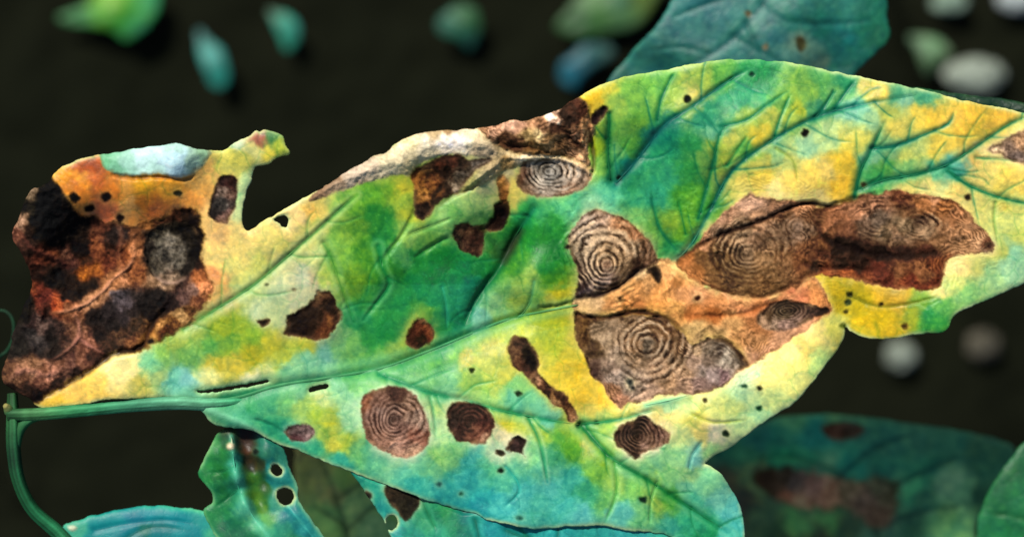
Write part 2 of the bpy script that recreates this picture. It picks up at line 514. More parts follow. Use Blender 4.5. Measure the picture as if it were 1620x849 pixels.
    if under:                                  # lies below another leaf where the two overlap
        G2, Z2, D2, gap = under
        inn = (X > G2.x0) & (X < G2.x0 + (G2.W - 2) * G2.step) & (Y > G2.y0) & (Y < G2.y0 + (G2.H - 2) * G2.step)
        zz = G2.sample(Z2, X, Y); dd = G2.sample(D2, X, Y)
        Z = np.where(inn & (dd < 20), np.minimum(Z, zz - gap + 0.9 * np.maximum(dd, 0)), Z)
    C = np.clip(C + contrast * (C - 0.42), 0.03, 1.0)
    # --- mesh: keep quads inside, pull the border vertices onto the outline
    q = (D[:-1, :-1] + D[1:, :-1] + D[:-1, 1:] + D[1:, 1:]) / 4
    keep = q < 0
    gy, gx = np.gradient(D, step)
    gl = np.hypot(gx, gy) + 1e-6
    used = np.zeros(D.shape, np.int8)
    for dy in (0, 1):
        for dx in (0, 1):
            used[dy:dy + keep.shape[0], dx:dx + keep.shape[1]] += keep
    bord = (used > 0) & (used < 4)
    mv = np.where(bord, np.clip(D, -step, step), 0)
    PX = X - mv * gx / gl; PY = Y - mv * gy / gl
    W = Pn(PX, PY, Z)
    zy, zx = np.gradient(Z, step)
    nrm = np.stack([-zx, zy, np.ones_like(zx)], -1); nrm /= np.linalg.norm(nrm, axis=-1, keepdims=True)
    WB = W - nrm * thick * S
    ALB = albedo(C)
    l4 = np.stack([lab[:-1, :-1], lab[1:, :-1], lab[:-1, 1:], lab[1:, 1:]], -1)
    fl4 = np.max(l4, -1) * (np.sum(l4 == np.max(l4, -1, keepdims=True), -1) >= 2) + np.median(l4, -1).astype(int) * (np.sum(l4 == np.max(l4, -1, keepdims=True), -1) < 2)
    idx = np.arange(D.size).reshape(D.shape)
    kp = np.pad(keep, 1)
    def piece(pname, mask, pm, plabel=None, parent=rt):
        ii, jj = np.nonzero(mask)
        if len(ii) == 0: return None
        a, b = idx[ii, jj], idx[ii, jj + 1]; c, d = idx[ii + 1, jj + 1], idx[ii + 1, jj]
        top = np.stack([a, d, c, b], 1)
        N = D.size
        F = [top, np.stack([a, b, c, d], 1) + N]
        for (di, dj, e0, e1) in ((-1, 0, a, b), (0, 1, b, c), (1, 0, c, d), (0, -1, d, a)):
            out = ~kp[ii + 1 + di, jj + 1 + dj]
            F.append(np.stack([e0[out], e1[out], e1[out] + N, e0[out] + N], 1))
        F = np.vstack(F)
        u, inv = np.unique(F, return_inverse=True)
        F = inv.reshape(F.shape)
        VV = np.where((u < N)[:, None], W.reshape(-1, 3)[u % N], WB.reshape(-1, 3)[u % N])
        return mesh_obj(pname, VV, F, ALB.reshape(-1, 3)[u % N], pm, parent, org, plabel)
    for i, l in enumerate(lesions):
        mk = keep & (fl4 == i + 1)
        one = largest(mk)
        fl4[mk & ~one] = 0
    piece('blade', keep & (fl4 == 0), mat)
    for i, l in enumerate(lesions):
        piece(l.get('n', 'lesion'), keep & (fl4 == i + 1), l.get('mat', M_DEAD), l.get('label'))
    # veins standing as ribs in their valleys
    for v in veins:
        if not v.get('rib', True): continue
        pts = smooth_poly(v['p'], False, 3)
        dd = G.sample(D, pts[:, 0], pts[:, 1])
        pts = pts[dd < 3]
        if len(pts) < 3: continue
        zz = G.sample(Z, pts[:, 0], pts[:, 1])
        cs = G.sample(C, pts[:, 0], pts[:, 1]) * 255
        if 'rc' in v: cs = cs * .35 + np.array(v['rc']) * .65
        w0, w1 = v.get('w', (2.6, 1.2))
        rr = np.linspace(w0, w1, len(pts)) * v.get('rk', 0.5); rr[-1] *= .3; rr[0] *= .6
        tube(v.get('n', 'vein'), np.column_stack([pts, zz - rr * 0.72]), rr, cs, M_VEIN, rt, org, sides=6, sub=2)
    for s in stalks:
        tube(s.get('n', 'petiole'), s['p'], s['r'], s['c'], M_STALK, rt, org, sides=20, sub=6, label=s.get('label'), flute=0.08, flat=0.7)
    return G, Z, D

# ------------------------------------------------------------------ the soil
def build_soil():
    # fine in the middle where the photograph looks, coarse towards the sheet's border
    a = np.concatenate([np.linspace(-2.5, -0.22, 30)[:-1], np.linspace(-0.22, 0.22, 221), np.linspace(0.22, 2.5, 30)[1:]])
    X, Y = np.meshgrid(a, a); X = X.astype(np.float32); Y = Y.astype(np.float32)
    Z = 0.0015 * fbm(X, Y, 0.06, 7, 3) + 0.0014 * np.abs(fbm(X, Y, 0.014, 9, 3)) + 0.0008 * fbm(X, Y, 0.005, 13, 2)
    V = np.stack([X, Y, Z - 0.006], -1).reshape(-1, 3)
    n = len(a); i = np.arange(n * n).reshape(n, n)
    F = np.stack([i[:-1, :-1], i[:-1, 1:], i[1:, 1:], i[1:, :-1]], -1).reshape(-1, 4)
    m, nt, b = new_mat('dark_soil')
    tc = nn(nt, 'ShaderNodeTexCoord')
    n1 = nn(nt, 'ShaderNodeTexNoise'); n1.inputs['Scale'].default_value = 55; n1.inputs['Detail'].default_value = 6
    nt.links.new(tc.outputs['Object'], n1.inputs['Vector'])
    cr = nn(nt, 'ShaderNodeValToRGB')
    cr.color_ramp.elements[0].color = (0.0038, 0.0045, 0.0020, 1); cr.color_ramp.elements[0].position = 0.3  # near-black base colour stands in for shade from the leaf canopy
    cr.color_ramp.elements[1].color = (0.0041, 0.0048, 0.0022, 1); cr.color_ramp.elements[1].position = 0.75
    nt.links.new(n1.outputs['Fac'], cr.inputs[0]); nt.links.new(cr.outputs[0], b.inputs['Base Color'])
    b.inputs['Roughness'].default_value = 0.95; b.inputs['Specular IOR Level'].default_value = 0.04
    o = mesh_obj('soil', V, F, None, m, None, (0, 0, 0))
    o['kind'] = 'structure'; o['label'] = 'soil far below the leaves, canopy shade put into its dark colour'
build_soil()

# ------------------------------------------------------------------ the big blighted leaf
OUT = [(52,637),(46,630),(24,619),(6,606),(4,588),(12,560),(22,525),(35,490),(50,455),(47,425),(30,395),(18,368),(28,352),(36,325),
 (50,300),(62,296),(76,287),(91,268),(106,260),(127,251),(147,247),(157,245),(190,240),(220,234),(253,231),(278,226),(296,232),(319,237),
 (353,237),(371,227),(396,214),(405,206),(411,209),(418,205),(436,209),(449,216),(452,230),(459,243),(440,248),(424,259),(404,264),(397,285),(391,301),(383,330),(383,355),
 (391,365),(404,358),(421,347),(447,332),(472,318),(510,297),(535,280),(560,265),(593,246),(611,241),(625,228),(640,219),(665,210),(691,207),(741,205),
 (756,202),(782,200),(805,190),(827,192),(853,185),(875,177),(890,170),(908,157),(925,148),(951,134),(989,122),(1052,110),(1103,100),(1153,94),
 (1204,95),(1261,101),(1311,111),(1347,119),(1375,124),(1438,137),(1488,149),(1539,162),(1620,178),(1700,200),(1775,232),(1830,268),(1790,320),(1720,380),
 (1665,420),(1620,447),(1580,467),(1549,480),(1529,488),(1511,498),(1505,508),(1500,520),(1486,527),(1463,528),(1445,529),(1420,534),(1392,536),(1367,533),(1346,525),
 (1338,518),(1337,530),(1321,559),(1286,605),(1261,632),(1230,655),(1210,667),(1160,703),(1116,731),(1124,736),(1143,752),(1164,785),(1175,812),(1179,849),(1174,890),
 (1120,900),(1085,868),(1050,844),(994,839),(954,831),(893,833),(842,836),(782,825),(754,813),(716,804),(668,788),(608,766),(568,752),(544,742),(513,729),(471,711),(443,704),
 (416,689),(391,679),(360,676),(335,668),(320,652),(290,632),(200,630),(110,641),(70,646)]

MAIN_COL = [  # teal entries carry the blue sky sheen as painted colour
(105,280,228,155,50),(120,300,200,120,50),(140,265,165,85,40),(150,290,185,105,60),(165,335,205,115,75),(195,300,225,165,75),(230,290,218,165,45),(260,290,205,145,50),(230,320,215,135,50),(290,320,215,150,70),(310,290,198,155,80),(330,270,205,168,92),
(350,262,190,192,92),(375,250,198,202,92),(400,235,198,205,125),(425,240,214,208,80),(445,230,172,192,70),(432,214,72,128,72),(408,213,165,100,80),(380,225,192,218,182),(130,290,235,160,60),(110,305,215,135,50),(270,300,225,165,60),(205,320,230,175,95),
(180,300,215,130,55),(185,275,200,130,60),(240,335,190,110,60),(285,335,175,110,70),(388,300,175,222,152),(386,330,185,220,150),(340,370,220,182,110),(330,355,228,192,112),(345,400,218,197,112),(365,420,207,207,112),(338,430,205,140,85),(345,462,208,155,85),
(380,390,217,202,112),(400,370,218,192,112),(425,375,217,207,112),(440,400,212,207,117),(470,340,228,207,132),(495,335,238,192,90),(520,330,217,197,102),(480,375,207,207,112),(390,450,192,207,112),(420,420,197,207,102),(450,390,207,207,102),(500,350,190,200,100),
(455,365,225,205,125),(450,450,192,207,152),(480,440,194,207,162),(470,470,187,187,142),(500,445,172,165,130),(430,480,187,202,142),(410,490,192,207,152),(440,495,182,197,132),(460,425,205,215,150),(490,410,195,210,130),(350,520,152,172,42),(380,520,152,177,47),
(330,545,92,162,72),(300,560,112,172,82),(260,560,132,192,92),(240,575,122,202,142),(200,572,238,228,142),(180,587,243,228,142),(150,605,238,203,92),(120,620,230,192,90),(90,632,228,192,72),(220,605,203,198,92),(250,595,172,207,122),(280,600,112,202,172),
(300,598,122,192,182),(330,590,217,217,132),(370,575,213,192,62),(340,575,203,182,52),(400,560,192,182,42),(430,545,192,187,52),(450,560,182,192,62),(420,590,203,217,132),(400,600,232,232,172),(460,580,132,197,142),(490,570,122,197,152),(510,560,122,192,162),
(480,545,187,187,52),(210,590,240,230,150),(310,530,150,175,70),(280,545,170,195,80),(400,535,130,170,50),(360,545,120,170,60),(530,330,122,182,82),(560,320,102,172,62),(590,310,97,167,57),(620,300,117,177,62),(600,340,55,144,64),(560,360,97,162,62),
(540,380,122,177,72),(580,400,73,144,46),(600,380,37,134,64),(610,430,55,134,46),(540,420,122,182,72),(555,450,102,152,42),(520,440,152,187,82),(590,480,55,144,64),(565,500,28,134,73),(620,460,46,134,64),(640,400,92,172,92),(650,370,142,192,92),
(780,275,188,178,138),(768,296,172,182,125),(750,312,160,195,115),(815,310,215,205,100),(640,320,152,192,72),(650,345,162,182,62),(635,300,192,192,62),(690,350,112,177,92),(700,340,142,197,112),(740,320,152,202,112),(720,340,112,182,92),(680,380,112,182,82),
(660,410,36,133,63),(700,410,13,118,58),(690,430,13,123,67),(660,450,18,128,72),(730,430,18,128,72),(640,480,27,133,67),(690,470,27,133,81),(670,490,92,162,62),(720,480,27,133,90),(750,450,18,123,90),(770,420,27,123,63),(770,370,54,133,63),
(790,400,60,110,55),(800,360,36,123,54),(830,340,54,161,81),(850,330,73,172,100),(820,420,73,144,55),(850,380,36,133,54),(880,360,45,142,63),(880,400,27,123,54),(860,420,37,134,64),(840,440,142,182,82),(820,470,152,187,82),(800,460,112,177,92),
(780,480,132,192,122),(760,500,122,192,162),(750,470,18,114,81),(850,470,122,182,82),(880,440,73,144,46),(890,465,192,187,42),(870,480,182,187,72),(900,480,162,182,62),(610,520,27,133,63),(590,540,45,142,63),(620,550,132,182,82),(640,560,112,172,72),
(600,560,112,182,92),(560,550,112,182,92),(540,540,122,187,112),(700,520,36,133,72),(720,510,18,123,81),(680,555,36,133,81),(700,545,54,142,81),(640,590,64,153,73),(680,570,92,172,82),(720,560,112,182,82),(750,550,132,182,82),(800,520,162,192,72),
(830,510,172,192,62),(860,510,167,187,52),(890,520,177,192,52),(880,550,182,192,52),(900,560,212,192,52),(905,530,202,187,62),(740,570,192,182,72),(770,560,212,207,102),(780,580,182,192,82),(750,600,152,192,82),(700,590,73,153,82),(710,600,112,182,122),
(780,600,172,192,72),(800,590,192,192,72),(820,610,122,192,102),(840,625,112,202,142),(850,640,112,202,152),(820,635,92,182,142),(870,655,112,202,172),(770,620,142,192,82),(740,615,152,192,82),(700,620,122,192,132),(660,600,112,182,102),(870,590,222,202,62),
(890,600,238,203,52),(900,580,228,192,52),(920,590,228,187,42),(930,610,233,192,52),(920,630,238,192,52),(950,630,238,197,62),(940,650,233,202,82),(980,658,217,207,92),(960,662,182,202,102),(870,570,192,192,62),(360,640,55,153,100),(400,630,37,144,82),
(420,620,55,153,100),(380,655,64,163,118),(420,650,73,172,118),(450,630,112,192,112),(440,670,46,153,109),(480,640,152,192,92),(470,620,132,202,142),(500,650,152,182,52),(510,630,182,202,122),(520,660,172,187,62),(540,620,132,197,142),(550,650,152,207,152),
(530,700,192,197,72),(510,690,152,192,82),(550,700,162,192,72),(560,720,102,182,112),(500,710,66,172,124),(540,730,57,163,133),(470,702,57,163,124),(560,670,152,212,152),(560,600,102,182,92),(600,600,92,177,82),(650,605,122,192,112),(600,730,94,182,133),
(640,745,85,177,142),(620,735,122,196,142),(690,640,172,207,112),(695,680,152,202,132),(690,720,132,197,112),(720,720,113,187,116),(680,740,104,182,124),(660,760,57,163,142),(700,770,48,153,142),(740,760,57,163,151),(750,735,66,168,151),(780,740,85,182,133),
(800,760,76,177,142),(790,715,159,196,151),(795,690,202,202,152),(800,660,202,202,62),(830,670,182,202,72),(850,680,152,192,72),(840,720,112,192,122),(860,740,94,182,142),(870,720,64,153,109),(890,690,92,172,72),(900,680,142,187,62),(910,710,92,162,52),
(930,700,192,182,72),(950,720,132,172,42),(940,740,112,177,72),(900,760,66,168,142),(870,770,76,177,160),(830,780,76,177,160),(790,800,66,172,160),(760,800,27,144,142),(850,800,76,177,151),(900,800,66,172,151),(930,780,55,153,109),(920,810,85,177,163),
(960,790,102,177,92),(980,760,132,182,82),(1000,770,112,187,92),(980,810,89,180,160),(1010,810,104,182,116),(1040,800,142,187,82),(1030,760,142,192,82),(1060,790,73,153,55),(1050,830,66,163,133),(1090,830,57,163,116),(1110,845,27,134,91),(1130,840,18,134,82),
(660,730,97,180,132),(590,715,83,175,123),(1010,740,113,191,124),(1040,730,122,196,133),(1070,720,141,206,133),(1060,750,132,202,122),(1090,770,113,191,142),(1120,760,122,201,142),(1140,790,106,188,158),(1160,810,89,182,165),(1150,840,70,178,165),(1100,800,76,172,133),
(1090,745,141,196,124),(1080,690,197,217,132),(1060,660,228,212,122),(1040,645,228,207,112),(1100,660,212,212,102),(1110,690,217,207,112),(1130,690,217,212,172),(1140,650,202,217,122),(1170,620,172,217,152),(1160,640,187,212,122),(1180,600,192,222,172),(1210,600,228,222,122),
(1240,580,238,218,112),(1270,550,228,207,102),(1300,530,222,212,122),(1320,515,203,212,102),(1300,570,172,212,122),(1260,600,207,217,122),(1230,630,192,217,132),(1200,660,162,217,152),(1180,670,182,217,142),(1130,710,141,201,124),(1100,720,113,182,160),(970,690,142,192,82),
(1000,735,142,202,122),(940,680,152,192,82),(1060,640,172,217,152),(1090,635,192,217,132),(1250,560,243,225,130),(1290,520,230,215,120),(935,155,238,198,52),(960,140,192,192,72),(945,168,233,203,62),(970,165,142,187,82),(1000,150,122,187,82),(1040,130,112,187,82),
(980,200,122,187,82),(1010,190,112,182,72),(950,230,152,182,42),(945,210,152,192,72),(945,260,132,192,82),(975,240,132,197,102),(990,260,27,134,109),(1000,230,92,172,72),(1030,210,37,134,109),(1060,190,27,121,100),(1030,250,45,153,100),(1060,220,27,134,100),
(1070,150,152,192,82),(1080,165,172,192,92),(1060,175,152,192,72),(1100,150,192,187,92),(1110,130,152,187,82),(1140,120,102,177,82),(1120,190,55,153,109),(1130,210,102,177,132),(1150,160,55,158,109),(1180,150,55,158,109),(1200,120,37,144,82),(1200,160,73,168,109),
(1100,230,46,144,82),(1110,250,112,172,82),(1090,270,55,144,73),(1060,280,46,144,100),(1020,280,55,153,100),(1000,290,46,144,91),(960,310,92,192,142),(1000,310,64,163,109),(1040,300,55,163,118),(1080,310,73,153,55),(1100,320,92,162,52),(1060,350,122,172,62),
(1050,370,92,172,82),(1080,370,102,167,52),(1070,395,55,153,82),(1010,340,112,187,102),(1030,360,112,182,82),(940,325,132,202,152),(910,330,92,192,132),(880,322,92,192,122),(1130,230,152,182,72),(1150,220,172,182,82),(1150,260,152,177,72),(1180,240,112,177,72),
(1200,210,202,187,62),(1190,190,152,187,82),(1220,180,172,187,82),(1250,190,162,192,82),(1240,160,122,182,82),(1280,150,132,187,82),(1260,170,172,187,62),(1300,140,92,172,92),(1290,170,76,150,100),(1330,150,112,182,102),(1370,140,203,192,82),(1390,145,222,203,92),
(1340,130,55,153,100),(1420,150,73,153,109),(1460,152,70,156,115),(1430,165,135,195,150),(1350,170,110,188,150),(1200,260,203,203,92),(1170,280,222,212,102),(1210,280,233,207,82),(1250,250,192,207,112),(1230,235,152,203,132),(1280,230,152,207,152),(1310,220,172,207,132),
(1280,270,228,203,92),(1310,270,217,197,102),(1300,290,243,213,92),(1260,290,243,218,102),(1230,300,250,230,142),(1290,312,250,228,132),(1330,290,233,192,62),(1335,260,222,192,62),(1340,230,203,197,82),(1360,220,192,197,92),(1380,190,152,203,142),(1410,180,192,203,92),
(1420,200,203,197,92),(1450,180,222,203,82),(1480,185,228,197,72),(1510,190,233,197,82),(1540,185,238,197,72),(1560,180,222,192,72),(1590,190,238,192,72),(1610,205,212,207,102),(1520,210,228,192,72),(1490,220,222,203,82),(1450,230,182,203,112),(1410,240,142,192,122),
(1380,250,132,197,142),(1400,260,102,182,82),(1430,250,192,207,102),(1480,240,222,203,82),(1500,230,217,197,82),(1540,220,222,197,72),(1390,280,73,172,91),(1430,270,132,197,112),(1480,270,102,192,142),(1510,265,102,187,162),(1470,287,228,217,122),(1440,297,222,212,112),
(1520,290,238,212,112),(1540,300,233,212,112),(1550,240,233,217,132),(1560,270,222,212,112),(1600,285,233,207,92),(1580,310,222,207,92),(1540,250,228,192,102),(1610,320,203,212,112),(1560,330,203,207,112),(1590,350,192,207,112),(1610,370,192,207,102),(1600,400,132,197,152),
(1580,400,192,207,102),(1600,430,152,207,152),(1570,440,152,203,132),(1540,420,203,212,112),(1520,420,238,218,132),(1510,450,182,207,112),(1530,470,132,197,112),(1490,480,92,172,82),(1470,500,37,134,73),(1480,515,73,163,73),(1450,480,112,167,62),(1440,500,142,162,52),
(1420,470,222,182,62),(1400,470,222,182,52),(1390,500,207,182,32),(1370,510,203,177,32),(1360,480,192,177,32),(1330,480,197,177,32),(1310,460,212,187,42),(1290,445,222,203,62),(1340,450,192,172,32),(1360,525,207,192,52),(1420,520,212,182,42),(1505,420,243,223,142),
(1490,462,228,212,122),(1700,280,200,200,90),(1750,300,150,190,90),(1680,350,180,200,100)]

MAIN_Z = [(30,350,22),(20,600,0),(150,400,-12),(270,400,-10),(100,500,0),(200,250,32),(270,240,38),(110,270,28),(330,300,18),(430,225,42),(380,330,15),(340,400,12),
(200,600,12),(80,632,2),(330,600,4),(400,480,10),(450,350,20),(560,290,28),(650,225,40),(740,225,42),(850,200,38),(910,170,34),
(500,500,6),(600,400,17),(700,320,22),(700,430,0),(640,500,2),(560,560,-8),(700,540,-12),(800,500,-12),(780,400,-8),(840,440,24),(900,330,18),(880,280,18),(940,240,8),
(960,180,28),(1050,115,16),(1180,100,12),(1100,200,24),(1030,260,4),(1200,200,28),(1250,260,26),(1330,130,12),(1400,180,26),(1500,200,22),(1600,250,14),(1620,180,0),(1110,330,5),(1070,400,-14),
(960,400,16),(1000,480,6),(1150,400,6),(1300,380,8),(1400,350,9),(1450,430,2),(1550,380,10),(1600,430,5),(1500,500,8),(1400,520,-6),(1340,510,-12),
(1020,550,10),(1130,560,6),(1240,500,0),(1300,530,22),(1250,600,24),(1150,650,20),(1200,670,10),
(900,600,0),(850,560,6),(740,600,6),(625,660,10),(500,640,0),(400,640,-5),(420,690,-12),(560,745,-5),(700,790,0),(745,670,10),(850,720,14),(920,670,-6),(1000,700,15),(1060,740,10),(970,750,10),
(900,800,14),(1000,810,14),(1080,790,-2),(1150,830,-8),(1120,745,2),(1170,800,-12)]

V = lambda p, w=(2.4, 1.1), **k: dict(p=p, w=w, **k)
MAIN_V = [
 V([(300,636),(345,633),(385,626),(430,612),(470,604),(520,597),(600,583),(660,562),(720,538),(800,506),(860,492),(915,482)], (5.0, 2.6), n='midrib', dep=7, s=.6, c=(30,118,78), glow=.45, gc=(120,195,140), rk=.95, rc=(86,160,104)),
 V([(280,640),(320,642),(350,655),(380,668),(420,686)], (6.0,3.0), n='vein', dep=-6, s=.7, c=(130,205,160), rib=False),
 V([(1068,412),(1095,385),(1125,330),(1160,268),(1230,217),(1290,186),(1350,168),(1450,150)], (3.2,1.6), dep=5, s=.85, c=(5,95,85)),
 V([(975,290),(1010,250),(1050,200),(1090,172),(1150,130),(1180,112)], (4.0,1.5), dep=6, s=.8, c=(6,98,92)),
 V([(966,285),(962,240),(964,190),(962,175)], (3.6,2.4), dep=7, s=.8, c=(10,90,60)),
 V([(1352,312),(1362,270),(1380,235),(1398,195)], (3.0,1.5), dep=4, s=.85, c=(10,100,70)),
 V([(1360,300),(1400,285),(1450,276),(1500,260),(1550,228),(1600,195),(1640,180)], (3.2,1.6), dep=4, s=.85, c=(15,105,75)),
 V([(1380,235),(1420,230),(1465,212),(1500,196),(1510,175)], (2.4,1.2), dep=3, s=.8, c=(15,110,90)),
 V([(1500,270),(1530,292),(1580,312),(1640,325)], (3.0,1.6), dep=3, s=.8, c=(20,115,80)),
 V([(1040,190),(1045,160),(1058,130),(1068,115)], (2.2,1.0), s=.75, c=(10,105,75)),
 V([(1105,345),(1125,270),(1138,215),(1150,200)], (2.4,1.2), s=.7, c=(10,105,75)),
 V([(1140,200),(1180,190),(1215,165),(1245,145)], (2.2,1.0), s=.7, c=(15,115,85)),
 V([(1225,215),(1235,185),(1250,150)], (2.0,1.0), s=.65, c=(20,115,80)),
 V([(1320,172),(1335,150),(1352,128)], (2.2,1.0), s=.75, c=(5,105,85)),
 V([(1290,186),(1310,160),(1320,140)], (1.8,0.9), s=.6, c=(10,110,85)),
 V([(1150,262),(1165,240),(1182,215)], (1.8,0.9), s=.5, c=(30,120,70)),
 V([(1070,395),(1045,365),(1035,330),(1030,300)], (2.0,1.0), s=.6, c=(15,110,80)),
 V([(1085,370),(1078,340),(1072,315)], (1.7,.9), s=.5, c=(20,110,70)),
 V([(1100,172),(1120,190),(1140,215)], (1.8,.9), s=.5, c=(20,110,90)),
 V([(1228,235),(1255,255),(1262,290)], (1.6,.9), s=.35, c=(120,150,60)),
 V([(1545,250),(1580,252),(1620,256)], (1.6,1.0), s=.5, c=(40,130,80)),
 V([(1575,320),(1573,350),(1580,390)], (1.6,.9), s=.4, c=(90,150,70)),
 V([(290,520),(340,490),(400,452),(450,410),(505,362),(540,330),(565,308)], (3.2,1.6), dep=5, s=.75, c=(70,140,75), glow=.35, gc=(215,225,160)),
 V([(512,385),(525,410),(540,455),(560,508)], (2.6,1.4), dep=4, s=.45, c=(60,130,60), glow=.3, gc=(150,200,130)),
 V([(598,390),(604,420),(615,450),(595,480),(575,505)], (2.4,1.4), dep=4, s=.5, c=(20,125,75), glow=.4, gc=(130,200,130)),
 V([(650,370),(690,355),(715,345)], (2.0,1.0), s=.3, c=(130,180,90)),
 V([(845,330),(815,375),(790,425),(765,455),(745,490),(735,515)], (3.2,2.0), dep=7, s=.55, c=(15,110,80)),
 V([(700,455),(706,480),(708,520)], (2.0,1.2), s=.5, c=(60,165,130)),
 V([(845,445),(838,480),(815,508)], (2.0,1.2), s=.4, c=(70,150,110)),
 V([(600,592),(640,607),(690,624),(741,634),(792,649),(868,664),(918,671)], (3.2,2.4), dep=5, s=.75, c=(25,125,80), glow=.3, gc=(150,210,150)),
 V([(918,671),(945,702),(973,728),(1022,757),(1080,795),(1159,846)], (3.2,2.2), dep=6, s=.85, c=(15,105,60), glow=.4, gc=(140,205,140)),
 V([(918,671),(969,665),(1005,657),(1035,648)], (2.6,1.8), dep=4, s=.75, c=(20,120,75)),
 V([(1022,640),(1060,632),(1100,622)], (4.5,2.5), dep=-4, s=.75, c=(120,210,165)),
 V([(836,662),(848,685),(858,715),(866,762)], (2.2,1.0), dep=4, s=.55, c=(25,125,80), glow=.35, gc=(190,220,160)),
 V([(972,732),(975,780),(957,826)], (2.0,1.1), dep=3, s=.45, c=(70,150,70), glow=.25, gc=(160,210,150)),
 V([(1040,762),(1030,790),(1028,830)], (1.6,.9), s=.35, c=(70,150,80)),
 V([(680,628),(686,655),(690,690)], (1.8,1.0), s=.4, c=(50,140,90)),
 V([(800,738),(818,760),(820,780),(800,800)], (1.7,.9), s=.4, c=(25,140,130)),
 V([(1096,655),(1130,668),(1180,664)], (1.8,1.0), s=.4, c=(150,170,60)),
 V([(1345,468),(1390,485),(1440,480),(1480,470)], (2.0,1.0), s=.5, c=(110,120,30)),
 V([(455,690),(430,672),(400,662)], (1.8,1.0), s=.35, c=(20,120,90)),
 V([(1110,700),(1095,720),(1090,745)], (1.8,1.0), s=.4, c=(80,160,150)),
]
def branch(veins, rng, lo=24, hi=44):
    out = []
    for v in veins:
        if v['w'][0] < 2.35 or v.get('n') == 'midrib' or v.get('dep', 1) < 0: continue
        pts = smooth_poly(v['p'], False, 6); seg = np.hypot(*np.diff(pts, axis=0).T); acc = np.concatenate([[0], np.cumsum(seg)])
        d = rng.uniform(8, 20); side = rng.choice((-1, 1))
        while d < acc[-1] * 0.94:
            k = int(np.searchsorted(acc, d)) - 1; k = max(0, min(k, len(pts) - 2))
            p = pts[k]; t = pts[k + 1] - pts[k]; a = math.atan2(t[1], t[0]) + side * math.radians(rng.uniform(38, 62))
            L = rng.uniform(38, 88); q = [tuple(p)]; bend = -side * math.radians(rng.uniform(4, 14))
            for n in range(4):
                q.append((q[-1][0] + L / 4 * math.cos(a), q[-1][1] + L / 4 * math.sin(a))); a += bend + math.radians(rng.uniform(-12, 12))
            c = v.get('c', (15, 105, 80))
            out.append(dict(p=q, w=(1.5, 0.7), rib=False, dep=1.2, s=rng.uniform(.3, .55) * v.get('s', .7), c=c))
            d += rng.uniform(lo, hi) * 0.55; side = -side
    return out
MAIN_V += branch(MAIN_V, random.Random(8), 52, 100)
TAN, DK, GRY = (188,160,125), (50,36,28), (150,140,130)
